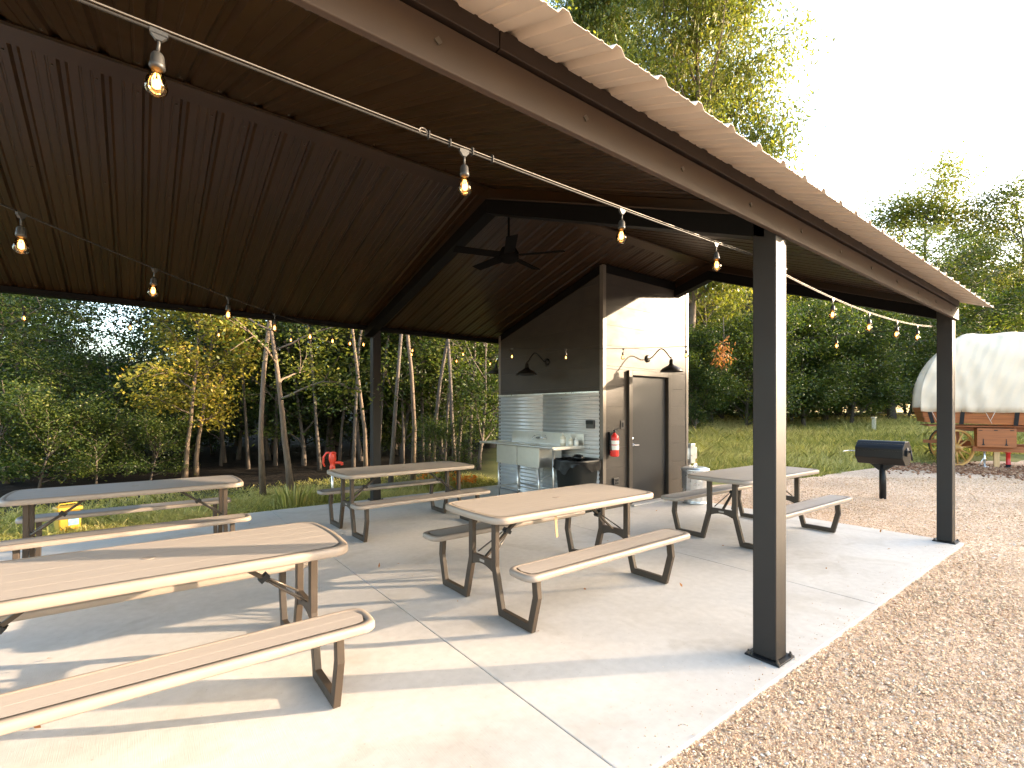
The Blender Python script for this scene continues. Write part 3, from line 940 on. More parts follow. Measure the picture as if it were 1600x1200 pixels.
fct.lathe([(.022, 0), (.022, -.012), (.012, -.03), (.002, -.032)], 12, (cx1 - .012, 6.08, cz + .09), axis='x')
fct.lathe([(.022, 0), (.022, -.012), (.012, -.03), (.002, -.032)], 12, (cx1 - .012, 6.28, cz + .09), axis='x')
fct.tube([(cx1 - .04, 6.06, cz + .09), (cx1 - .04, 6.30, cz + .09)], .014, 10)
fct.tube([(cx1 - .04, 6.18, cz + .09), (cx1 - .06, 6.18, cz + .15), (cx1 - .14, 6.17, cz + .15), (cx1 - .24, 6.15, cz + .11), (cx1 - .245, 6.15, cz + .07)], .009, 8)
fct.tube([(cx1 - .045, 6.07, cz + .10), (cx1 - .075, 6.03, cz + .135)], .007, 8)
fct.tube([(cx1 - .045, 6.29, cz + .10), (cx1 - .075, 6.33, cz + .135)], .007, 8)
fct.build('faucet', M['chrome'], sk)
for (lx, ly) in ((cx0 + .10, by0 + .03), (cx0 + .10, by1 - .03), (cx1 - .10, by0 + .03), (cx1 - .10, by1 - .03), (cx0 + .10, (by0 + by1) / 2), (cx0 + .08, cy0 + .08)):
    zt = .594 if by0 < ly < by1 else cz - .013
    kmb().tube([(lx, ly, .004), (lx, ly, zt)], .018, 12).lathe([(.026, .0), (.028, .03), (.019, .04)], 12, (lx, ly, .002)).build('leg', M['steel'], sk)
kmb().tube([(cx0 + .10, by0 + .03, .2), (cx0 + .10, by1 - .03, .2)], .012, 8).tube([(cx1 - .1, by0 + .03, .2), (cx1 - .1, by1 - .03, .2)], .012, 8).tube([(cx0 + .1, by1 - .03, .2), (cx1 - .1, by1 - .03, .2)], .012, 8).tube([(cx0 + .1, by0 + .03, .2), (cx1 - .1, by0 + .03, .2)], .012, 8).build('stretcher', M['steel'], sk)
kmb().tube([(5.13, 6.0, .594), (5.13, 6.0, .42), (5.2, 5.98, .36), (5.28, 5.98, .40), (5.38, 5.98, .41)], .022, 10).build('drain_pipe', M['white'], sk)
def bottle(label, loc, h, r, mat):
    t = thing('soap_bottle', label, 'bottle', loc, R(20), 'bottles on the sink drainboard')
    MB().lathe([(r * .9, 0), (r, .006), (r, h * .62), (r * .8, h * .72), (r * .32, h * .80), (r * .32, h * .85)], 18).build('body', mat, t)
    MB().lathe([(r * .38, h * .85), (r * .38, h * .90), (r * .14, h * .905), (r * .14, h), (.001, h + .002)], 12).tube([(0, 0, h * .98), (-r * .9, 0, h * .975), (-r * 1.05, 0, h * .95)], .005, 6).build('pump_top', M['white'], t)
    MB().lathe([(r * 1.005, h * .2), (r * 1.01, h * .21), (r * 1.01, h * .5), (r * 1.005, h * .51)], 18).build('label_band', M['label'], t)
bottle('tall beige pump bottle on the sink drainboard, next to the faucet', (5.24, 5.52, cz + .001), .20, .045, M['soap'])
bottle('short beige bottle on the sink drainboard, nearer the shed corner', (5.27, 5.38, cz + .001), .15, .036, M['soap'])
bottle('small pale bottle at the outer end of the sink drainboard', (5.30, 5.29, cz + .001), .13, .033, M['white'])

# black bin with bag
tb = thing('rubbish_bin', 'black plastic rubbish bin with a bin bag folded over its rim', 'trash can', (5.10, 5.08, 0))
def sqring(w, z, n=40, e=5):
    out = []
    for k in range(n):
        t = 2 * math.pi * k / n
        c, s_ = math.cos(t), math.sin(t)
        r_ = w / 2 / ((abs(c) ** e + abs(s_) ** e) ** (1 / e))
        out.append((r_ * c, r_ * s_, z))
    return out
def loft(m_, rings, cap=True, smooth=True):
    n = len(rings[0]); V = [p for r_ in rings for p in r_]; F = []
    for i in range(len(rings) - 1):
        for k in range(n): F.append((i * n + k, i * n + (k + 1) % n, (i + 1) * n + (k + 1) % n, (i + 1) * n + k))
    if cap: F.append(tuple(range(n - 1, -1, -1)))
    m_.add(V, F, smooth)
m_ = MB(); loft(m_, [sqring(.40, .002), sqring(.41, .01), sqring(.50, .70), sqring(.54, .71), sqring(.54, .75), sqring(.51, .752), sqring(.49, .70)])
m_.build('bin_body', M['binplastic'], tb)
br = random.Random(8)
rings = []
hem = [.62 + .07 * math.sin(k * .55) + br.uniform(-.05, .05) for k in range(40)]
for wz, zz, amp in ((.30, .66, .01), (.46, .73, .012), (.535, .770, .010), (.575, .755, .014), (.57, .715, .022), (.575, None, .03)):
    rr = sqring(wz, zz or 0)
    out = []
    for k, p in enumerate(rr):
        a = 1 + (br.uniform(-amp, amp)) * 2.0
        z = p[2] + br.uniform(-amp, amp) * .8 if zz else hem[k] + .02
        out.append((p[0] * a, p[1] * a, z))
    rings.append(out)
m_ = MB(); loft(m_, rings, False, True)
o = m_.build('bin_bag', M['bag'], tb)
sb = o.modifiers.new('sub', 'SUBSURF'); sb.levels = 1; sb.render_levels = 1
MB().lathe([(.005, 0), (.06, .02), (.10, .05), (.06, .09), (.03, .10), (.002, .102)], 9, (-.06, -.10, .735), smooth=True, flute=lambda k, z: .02 * math.sin(k * 2.3)).build('bag_knot', M['bag'], tb)

# galvanised can
gc = thing('galvanised_can', 'galvanised steel trash can with lid beside the shed door', 'trash can', (7.02, 4.36, 0))
MB().lathe([(.175, .004), (.180, .012), (.180, .03), (.172, .035), (.185, .07), (.205, .50), (.208, .515), (.208, .53), (.20, .532)], 60, flute=lambda k, z: (.0045 if (k % 4) < 2 else -.0045) if .06 < z < .51 else 0).build('can_body', M['galv'], gc)
MB().lathe([(.216, .515), (.218, .535), (.214, .555), (.16, .575), (.06, .59), (.002, .592)], 40).build('can_lid', M['galv'], gc)
MB().tube([(-.05, 0, .588), (-.045, 0, .62), (.045, 0, .62), (.05, 0, .588)], .007, 8).build('lid_handle', M['galv'], gc)
for s_ in (-1, 1):
    MB().tube([(.15 * s_ * 1.0 - .055, -.145, .43), (.15 * s_ - .05, -.185, .42), (.15 * s_ - .0, -.20, .36), (.15 * s_ + .03, -.175, .42), (.15 * s_ + .03, -.145, .43)], .006, 8).build('side_handle', M['galv'], gc)

# ------------------------------------------------------------------ picnic tables
def rounded_rect(L, W, r, n=7, bow=0.0):
    pts = []
    for cxs, cys, a0 in ((1, 1, 0), (-1, 1, 90), (-1, -1, 180), (1, -1, 270)):
        for k in range(n):
            a = R(a0 + 90 * k / (n - 1))
            x = cxs * (L / 2 - r) + r * math.cos(a); y = cys * (W / 2 - r) + r * math.sin(a)
            pts.append((x, y))
    if bow:
        # the short ends bulge out a little
        out = []
        for x, y in pts:
            k = max(0, 1 - (2 * y / W) ** 2)
            out.append((x, y))
        q = []
        N = len(out)
        for i in range(N):
            q.append(out[i]); a, b = out[i], out[(i + 1) % N]
            if abs(a[0] - b[0]) < 1e-6 and abs(a[1] - b[1]) > W * .3:
                for k in range(1, 8):
                    q.append((a[0], a[1] + (b[1] - a[1]) * k / 8))
        pts = [(x + math.copysign(bow * max(0, 1 - (2 * y / W) ** 2), x), y) for x, y in q]
    return pts
def shrink(pts, d, L, W):
    return [(x * (1 - 2 * d / L), y * (1 - 2 * d / W)) for x, y in pts]

def board(L, W, z, th, r, bow, hole=None):
    """moulded board: rolled rim, thin groove, raised centre made of embossed planks"""
    P0 = rounded_rect(L, W, r, 7, bow)
    n = len(P0)
    def ring(d, zz): return [(x, y, zz) for x, y in shrink(P0, d, L, W)]
    rim = MB()
    R_ = [ring(.03, z - th), ring(.004, z - th), ring(0, z - th + .006), ring(0, z - .014), ring(.004, z - .005), ring(.012, z - .001), ring(.032, z), ring(.036, z - .005), ring(.040, z - .005)]
    loft(rim, R_, True, True)
    return P0, rim

def top_panel(P0, L, W, z, hole=False, nplank=5):
    m_ = MB()
    d = .041
    inner = shrink(P0, d, L, W)
    xm = max(p[0] for p in inner); ym = max(p[1] for p in inner)
    # strips across the width, split at plank lines with shallow valleys
    ys = []
    wpl = 2 * ym / nplank
    for i in range(nplank):
        a = -ym + i * wpl
        ys += [(a, 0 if i == 0 else -.0008), (a + .003, 0), (a + wpl - .003, 0)]
    ys.append((ym, 0))
    def xr(y):
        best = 0
        N = len(inner)
        for i in range(N):
            a, b = inner[i], inner[(i + 1) % N]
            if a[0] < 0 and b[0] < 0: continue
            lo, hi = min(a[1], b[1]), max(a[1], b[1])
            if lo - 1e-9 <= y <= hi + 1e-9:
                t = 0 if hi - lo < 1e-9 else (y - a[1]) / (b[1] - a[1])
                best = max(best, a[0] + (b[0] - a[0]) * t)
        return best
    # extra samples near the corners
    extra = []
    for y, h in ys: extra.append((y, h))
    for y in np.linspace(ym * .80, ym, 7)[:-1]:
        extra += [(y, 0), (-y, 0)]
    extra = sorted(set((round(y, 5), h) for y, h in extra))
    V, F = [], []
    xs_t = [-1, -.35, .35, 1]
    for y, h in extra:
        X = xr(y)
        for t in xs_t: V.append((X * t, y, z + h))
    k = len(xs_t)
    for i in range(len(extra) - 1):
        for j in range(k - 1):
            F.append((i * k + j, i * k + j + 1, (i + 1) * k + j + 1, (i + 1) * k + j))
    m_.add(V, F, False)
    return m_

def make_table():
    root = thing('picnic_table', '', 'picnic table', (0, 0, 0), 0, 'folding picnic tables on the slab')
    L, W, H = 1.745, .76, .735
    P0, rim = board(L, W, H, .048, .085, .028)
    tt = rim.build('tabletop', M['tablerim'], root)
    top_panel(P0, L, W, H - .0008, True, 5).build('board_panel', M['tabletop'], tt)
    # umbrella hole: a flat black disc, a hair proud, stands for its shaded inside
    m_ = MB()
    m_.lathe([(.030, H - .004), (.030, H + .0006), (.0282, H + .0010), (.0276, H + .0006), (.0272, H + .0004), (.0271, H + .0004)], 24)
    m_.cur = 1
    m_.lathe([(.027, H - .002), (.027, H + .0003), (.001, H + .0003)], 24)
    m_.build('umbrella_hole', [M['tablerim'], M['binplastic']], tt)
    for s in (-1, 1):
        Ls, Ws = 1.765, .255
        Pb, rb = board(Ls, Ws, .44, .042, .06, .012)
        seat = rb.build('seat', M['tablerim'], root, loc=(0, s * .597, 0))
        top_panel(Pb, Ls, Ws, .4393, False, 2).build('board_panel', M['tabletop'], seat)
    tw, td = .052, .038
    for e in (-1, 1):
        fx = e * .737
        fr = MB()
        for s in (-1, 1):
            path = [(s * .150, H - .045), (s * .150, .335), (s * .232, .032), (s * .555, .032), (s * .612, .25), (s * .597, .40)]
            # mitred flat tube loop, wide across the frame
            pts = [Vector((0, a, b)) for a, b in path]
            n = len(pts)
            off = []
            for i in range(n):
                d0 = (pts[i] - pts[max(i - 1, 0)]); d1 = (pts[min(i + 1, n - 1)] - pts[i])
                if d0.length < 1e-6: d0 = d1
                if d1.length < 1e-6: d1 = d0
                d0.normalize(); d1.normalize()
                n0 = Vector((0, -d0.z, d0.y)); n1 = Vector((0, -d1.z, d1.y))
                b_ = (n0 + n1); b_.normalize()
                k = 1 / max(.45, b_.dot(n1))
                off.append(b_ * (tw / 2 * k))
            V, F = [], []
            for i in range(n):
                for (sd, sx) in ((-1, -1), (1, -1), (1, 1), (-1, 1)):
                    q = pts[i] + off[i] * sd
                    V.append((fx + sx * td / 2, q.y, max(q.z, .003)))
            for i in range(n - 1):
                for k in range(4):
                    F.append((i * 4 + k, i * 4 + (k + 1) % 4, (i + 1) * 4 + (k + 1) % 4, (i + 1) * 4 + k))
            F += [(3, 2, 1, 0), tuple((n - 1) * 4 + k for k in range(4))]
            fr.add(V, F)
        fobj = fr.build('leg_frame', M['rubberleg'], root, .004)
        cb = MB()
        arc = [(y, .315 + .035 * (1 - (y / .14) ** 2) - .03) for y in np.linspace(-.128, .128, 9)]
        cb.prism([(-.128, .375), (.128, .375)] + [(y, z) for y, z in reversed(arc)], 'x', fx - .014, fx + .014)
        cb.build('crossbar', M['rubberleg'], fobj, .002)
        MB().bb(fx + e * .0145 - .0005, fx + e * .0145 + .0005, -.03, .03, .335, .353).build('name_plate', M['tabletop'], fobj)
        bar_ = MB()
        for s in (-1, 1):
            bar_.tube([(fx - e * .03, s * .112, .355), (fx - e * .20, s * .06, .50)], .009, 8)
        br_ = MB()
        br_.bar((fx - e * .02, 0, .365), (fx - e * .24, 0, .545), .026, .016).bar((fx - e * .20, 0, .512), (fx - e * .42, 0, H - .055), .036, .020)
        b_ = br_.build('folding_brace', M['rubberleg'], root, .002)
        MB().box((fx - e * .222, 0, .532), (.055, .048, .026), (0, e * R(-39), 0)).tube([(fx - e * .2, .026, .53), (fx - e * .2, -.026, .53)], .006, 8).build('brace_latch', M['black'], b_)
        MB().tube([(fx - e * .02, -.10, .385), (fx - e * .20, -.03, .52)], .006, 7).tube([(fx - e * .02, .10, .385), (fx - e * .20, .03, .52)], .006, 7).build('brace_link', M['bolt'], b_)
    return root
tables = [((2.785, 3.02), 'sunlit picnic table in the middle of the slab, behind the front post line'),
          ((.04, 2.99), 'nearest picnic table, large at the lower left of the photo'),
          ((2.73, 5.85), 'shaded grey picnic table near the red pump and the back post'),
          ((5.87, 2.85), 'shaded picnic table behind the front post at the right, nearest the grill'),
          ((-.02, 5.97), 'picnic table at the left beside the grass and the yellow container')]
proto = make_table()
for i, ((x, y), lab) in enumerate(tables):
    o = proto if i == 0 else copy_tree(proto)
    o.location = (x, y, 0)
    o.rotation_euler = (0, 0, R((0.4, -.5, .8, -1.0, .6)[i]))
    o['label'] = lab
# strap dangling from the middle table
sp = MB()
pts = [(0, 0, 0), (.004, .003, -.06), (.012, .006, -.13), (.018, .004, -.19)]
sp.add([(p[0] - .012, p[1], p[2]) for p in pts] + [(p[0] + .012, p[1], p[2]) for p in pts] + [(p[0] - .012, p[1] + .003, p[2]) for p in pts] + [(p[0] + .012, p[1] + .003, p[2]) for p in pts],
       [(i, i + 1, 5 + i, 4 + i) for i in range(3)] + [(8 + i, 12 + i, 13 + i, 9 + i) for i in range(3)])
sp.build('hanging_strap', M['strap'], proto, loc=(-.28, -.30, .69))

# ------------------------------------------------------------------ grill
gr = thing('park_grill', 'black barrel grill on a single post standing in the gravel', 'grill', (10.02, 2.72, -.04), R(-37.5 - 56))
MB().tube([(0, 0, 0), (0, 0, .62)], .05, 16).build('post', M['black'], gr)
MB().bb(-.17, .17, -.06, .06, .60, .615).prism([(-.17, .60), (-.05, .50), (.05, .50), (.17, .60)], 'y', -.045, -.033).prism([(-.17, .60), (-.05, .50), (.05, .50), (.17, .60)], 'y', .033, .045).build('mounting_bracket', M['black'], gr)
GL = .34
hexp = [(.215 * math.cos(R(22.5 + 45 * k)), .215 * math.sin(R(22.5 + 45 * k)) + .80) for k in range(8)]
MB().prism(hexp, 'x', -GL, GL).build('barrel', M['black'], gr, .012)
MB().bb(-GL + .02, GL - .02, -.204, -.198, .835, .843).bb(-GL + .01, GL - .01, -.19, -.17, .952, .96).build('lid_seam', M['lampblack'], gr)
MB().tube([(-GL, 0, .80), (-.50, -.02, .80), (-.50, -.20, .80), (-.49, -.26, .80)], .009, 8).build('lift_handle', M['galv'], gr)
MB().lathe([(.06, .34), (.06, .352), (.02, .356), (.02, .395), (.001, .397)], 16, (0, -.02, .84), axis='x').tube([(.385, -.02, .84), (.405, -.06, .86), (.435, -.11, .70)], .011, 8).bb(.341, .37, -.10, -.04, .76, .86).build('vent_lever', M['black'], gr)

# ------------------------------------------------------------------ covered wagon
WA = R(-37.53 - 35)
wag_r, wag_d = 11.96, 13.1
ct, st_ = math.cos(R(52.466)), math.sin(R(52.466))
WLOC = (wag_r * st_ + wag_d * ct, -wag_r * ct + wag_d * st_, -.03)
wg = thing('covered_wagon', 'covered wagon with white canvas top and red brown plank box', 'wagon', WLOC, WA)
WL = 4.7       # right end of the box
# plank box with flared, sagging bed
def bed_z(x): return 1.13 + .035 * ((x - 2.2) / 2.2) ** 2
npl = 3
for side_y in (0.0, 2.02):
    for k in range(npl):
        m_ = MB(); V = []; F = []
        xs_ = np.linspace(0, 1, 9)
        for t in xs_:
            for (zz, yy) in ((k * .138, 0), (k * .138 + .132, 0)):
                f = (zz) / .41
                x0 = -.63 - .12 * f; x1 = WL + .12 * f
                x = x0 + (x1 - x0) * t
                yoff = -.05 * f * (1 if side_y == 0 else -1)
                z = bed_z(x) + zz
                V += [(x, side_y + yoff - .016, z), (x, side_y + yoff + .016, z)]
        for i in range(8):
            a = i * 4; b = a + 4
            F += [(a, b, b + 2, a + 2), (a + 1, a + 3, b + 3, b + 1), (a + 2, b + 2, b + 3, a + 3), (a, a + 1, b + 1, b)]
        F += [(0, 2, 3, 1), (32, 33, 35, 34)]
        m_.add(V, F); m_.build('side_plank', M['plank'], wg)
for xe, s_ in ((-.65, -1), (WL + .02, 1)):
    for k in range(npl):
        m_ = MB(); f = k * .138 / .41
        m_.bb(xe + s_ * .1 * f - .014, xe + s_ * .1 * f + .014, .03, 1.99, bed_z(xe) + k * .138, bed_z(xe) + k * .138 + .132)
        m_.build('end_plank', M['plank'], wg)
MB().bb(-.58, WL - .1, .05, 1.97, 1.075, 1.10).build('bed_floor', M['plank'], wg)
for x in (-.55, .14, 1.17, 2.1, 3.0, 3.9, 4.5):
    m_ = MB(); lean = .05 if x > 0 else -.06
    m_.bar((x - lean, -.03, bed_z(x) - .02), (x + lean * .2 - .03, -.075, bed_z(x) + .42), .085, .018, up=(0, 1, 0))
    for zz in (.06, .30):
        m_.box((x - lean * .4 - .01, -.075, bed_z(x) + zz), (.022, .012, .022))
    m_.build('iron_strap', M['black'], wg)
MB().bb(.35, WL - .3, .18, .28, .42, .56).bb(.35, WL - .3, 1.74, 1.84, .42, .56).build('chassis_rail', M['plank'], wg)
MB().bb(-.6, .5, .95, 1.09, .57, .66).bb(-.07, .07, .1, 1.95, .45, .56).bb(-.2, WL - .6, .35, .43, .95, 1.07).bb(-.2, WL - .6, 1.6, 1.68, .95, 1.07).bb(-.12, .12, .5, 1.5, .66, .95).build('running_gear', M['plank'], wg)
tbx = MB().bb(.40, 1.14, -.02, .40, .55, 1.04).build('tool_box', M['plank'], wg, .006)
for hx in (.43, .72, 1.02):
    MB().bb(hx, hx + .07, -.028, -.02, .98, 1.0).build('hinge', M['black'], tbx)
for hx in (.52, .95):
    MB().prism([(hx - .035, .60), (hx + .035, .60), (hx + .012, .64), (hx + .005, .77), (hx - .005, .77), (hx - .012, .64)], 'y', -.028, -.02).build('strap_hinge', M['black'], tbx)
def wheel(parent, loc, rad, rz):
    w = MB().lathe([(rad - .055, -.03), (rad - .006, -.03), (rad - .006, .03), (rad - .055, .03), (rad - .055, -.03)], 44, axis='y', smooth=False, caps=False).build('wheel', M['wheelwood'], parent, loc=loc)
    w.rotation_euler = (0, 0, rz)
    MB().lathe([(rad - .005, -.028), (rad, -.028), (rad, .028), (rad - .005, .028), (rad - .005, -.028)], 44, axis='y', smooth=False, caps=False).build('tyre', M['bolt'], w)
    MB().lathe([(.03, -.17), (.045, -.165), (.055, -.10), (.085, -.06), (.09, .03), (.06, .10), (.02, .12)], 20, axis='y').build('hub', M['wheelwood'], w)
    for k in range(12):
        a = 2 * math.pi * k / 12 + .1
        MB().tube([(.07 * math.cos(a), 0, .07 * math.sin(a)), (.22 * math.cos(a), 0, .22 * math.sin(a)), ((rad - .05) * math.cos(a), 0, (rad - .05) * math.sin(a))], [.016, .021, .015], 7).build('spoke', M['wheelwood'], w)
    return w
for (x, y, rad, rz) in ((0, .08, .50, R(35)), (0, 1.95, .50, R(35)), (3.7, .02, .68, 0), (3.7, 2.02, .68, 0)):
    wheel(wg, (x, y, rad), rad, rz)
# canvas cover: hoops lofted along the box, leaning back at the front end, with soft sag between bows
nu, nv = 150, 70
V = []
crng = random.Random(4)
for i in range(nu):
    t = i / (nu - 1)
    for j in range(nv):
        a = math.pi * j / (nv - 1)
        c_, s_ = math.cos(a), math.sin(a)
        y = 1.01 - math.copysign(abs(c_) ** .72, c_) * 1.13
        crown = 3.55 + .10 * math.cos((t - .12) * 9) * (1 - t) + .46 * max(0, t - .16) + .25 * max(0, .05 - t)
        z0 = 1.50 - .05 * math.sin(math.pi * min(1, t * 1.2))
        z = z0 + (crown - z0) * s_ ** .82
        tt = max(0, t - .10) / .90
        close = math.sin(min(1, t / .10) * math.pi / 2)          # the first rows draw the canvas in to a small mouth
        lean = .95 * (s_ ** 1.6) * max(0, 1 - tt * 1.6) - .14 * math.sin(min(math.pi, a * 2.4 if j < nv / 2 else (math.pi - a) * 2.4)) * max(0, 1 - tt * 4)
        x = -.76 + (WL + .95) * tt + lean
        if t < .10:
            k = 1 - t / .10
            x += .55 * min(1, 2.2 * k)
            y += (1.01 - y) * .97 * k ** 1.1
            z += (2.2 - z) * .97 * k ** 1.1
        bow = .022 * math.cos(t * 2 * math.pi * 6.5)
        y += (1.01 - y) * (-bow * .6) ; z += bow * s_
        # folds pulled down to the ropes
        fold = .030 * math.sin(x * 16 + 4 * s_ + 2.1 * math.sin(x * 3)) * (1 - s_) ** 1.2 + .012 * math.sin(x * 31 - z * 11) + .008 * math.sin(x * 47 + z * 23)
        dgn = .018 * math.sin(9 * (x + z) + 2 * math.sin(3 * x)) * (.4 + .6 * math.sin(x * 1.3 + z) ** 2)
        y += (fold + dgn) * (1 if c_ > 0 else -1)
        V.append((x, y, z + .006 * math.sin(x * 13 + y * 4)))
F = [(i * nv + j, (i + 1) * nv + j, (i + 1) * nv + j + 1, i * nv + j + 1) for i in range(nu - 1) for j in range(nv - 1)]
m_ = MB(); m_.add(V, F, True)
cov = m_.build('canvas_cover', M['canvas'], wg)
so = cov.modifiers.new('thick', 'SOLIDIFY'); so.thickness = .006
for x in (-.42, .64, 1.7, 2.9):
    MB().tube([(x - .10, -.12, 1.48), (x, -.10, 1.24)], .006, 6).tube([(x + .09, -.12, 1.48), (x, -.10, 1.24), (x + .03, -.10, 1.17)], .006, 6).build('tie_rope', M['rope'], wg)
MB().tube([(.57, .15, .42), (.57, .15, .03)], .022, 10).lathe([(.09, 0), (.09, .02), (.03, .04)], 14, (.57, .15, .005)).tube([(.57, .15, .30), (.45, .10, .04)], .009, 6).build('jack_stand', M['galv'], wg)
MB().bb(.76, .87, .20, .30, .0, .42).build('support_block', M['rawwood'], wg, .006)
sj = thing('red_jack', 'red screw jack with black foot standing under the wagon', 'jack', (0, 0, 0))
wm = Matrix.Translation(WLOC) @ Matrix.Rotation(WA, 4, 'Z')
sj.location = wm @ Vector((1.03, .22, -.02))
MB().lathe([(.055, .12), (.055, .13), (.045, .14), (.045, .41), (.06, .42), (.06, .44)], 14).build('jack_body', M['red'], sj)
MB().lathe([(.075, 0), (.075, .06), (.05, .07), (.05, .12)], 14).build('jack_foot', M['black'], sj)

# ------------------------------------------------------------------ things by the woods
pp = thing('yard_hydrant', 'red pump head on a pale pipe in the grass by the back post', 'water pump', (2.56, 8.22, -.06))
MB().tube([(0, 0, 0), (0, 0, .55)], .022, 12).build('standpipe', M['galv'], pp)
hd = MB()
hd.lathe([(.028, .53), (.045, .55), (.045, .60), (.035, .63), (.045, .67), (.060, .72), (.058, .79), (.04, .84), (.002, .85)], 16)
hd.tube([(.02, -.01, .66), (.08, -.05, .67), (.125, -.09, .655), (.13, -.095, .62)], [.03, .026, .024, .026], 10)
hd.build('pump_head', M['redpump'], pp)
MB().tube([(-.02, .01, .83), (-.08, .05, .83), (-.12, .08, .76), (-.125, .085, .66), (-.10, .07, .60)], .016, 8).tube([(-.02, .01, .80), (.05, -.03, .82)], .014, 8).build('lever', M['redpump'], pp)
yc = thing('yellow_container', 'yellow plastic container with blue label standing in the grass', 'container', (-.70, 8.28, -.05), R(20))
MB().bb(-.11, .11, -.09, .09, 0, .26).build('tub', M['yellow'], yc, .02)
MB().bb(-.125, .125, -.105, .105, .262, .31).build('tub_lid', M['yellow'], yc, .015)
MB().bb(-.02, .08, -.094, -.0905, .08, .21).build('label_print', M['bluelabel'], yc)
MB().tube([(-.10, 0, .31), (-.08, 0, .345), (.08, 0, .345), (.10, 0, .31)], .008, 8).build('carry_handle', M['yellow'], yc)
# low stake in the far lawn
sx_, sy_ = 26.6, 7.55
stz = float(terrain_z(sx_, sy_))
stk = thing('marker_stake', 'short grey utility stake in the lawn left of the wagon', 'post', (sx_, sy_, stz))
MB().bb(-.07, .07, -.07, .07, 0, .62).build('stake', M['galv'], stk, .01)
MB().bb(-.14, .14, -.09, .09, .62, .68).build('stake_cap', M['galv'], stk, .01)

# ------------------------------------------------------------------ vegetation
def leaf_mesh(name, pos, L, W, mat, rng, tint, droop=.25, flat=.6):
    """diamond leaves: pos (n,3)"""
    n = len(pos)
    az = rng.uniform(0, 2 * np.pi, n)
    el = rng.normal(-droop, .45, n)
    d = np.stack([np.cos(az) * np.cos(el), np.sin(az) * np.cos(el), np.sin(el)], 1)
    nrm = rng.normal(0, 1, (n, 3)); nrm[:, 2] = np.abs(nrm[:, 2]) + flat
    s = np.cross(d, nrm); s /= np.linalg.norm(s, axis=1, keepdims=True) + 1e-9
    up = np.cross(s, d)
    ls = L * rng.uniform(.65, 1.25, n)[:, None]; ws = W * rng.uniform(.7, 1.2, n)[:, None]
    p0 = pos; p2 = pos + d * ls
    p1 = pos + d * ls * .45 + s * ws * .5 + up * ls * .05
    p3 = pos + d * ls * .45 - s * ws * .5 + up * ls * .05
    V = np.stack([p0, p1, p2, p3], 1).reshape(-1, 3)
    f = np.arange(n * 4, dtype=np.int32)
    return np_mesh(name, V, f, np.full(n, 4), mat, np.repeat(np.clip(tint, 0, 1), 4))

def branch_path(p, d, length, rng, n=5, bend=.25, up=.08):
    pts = [np.array(p, float)]; d = np.array(d, float)
    for i in range(n):
        d = d + rng.normal(0, bend, 3) * .5 + np.array([0, 0, up])
        d /= np.linalg.norm(d)
        pts.append(pts[-1] + d * length / n)
    return pts, d

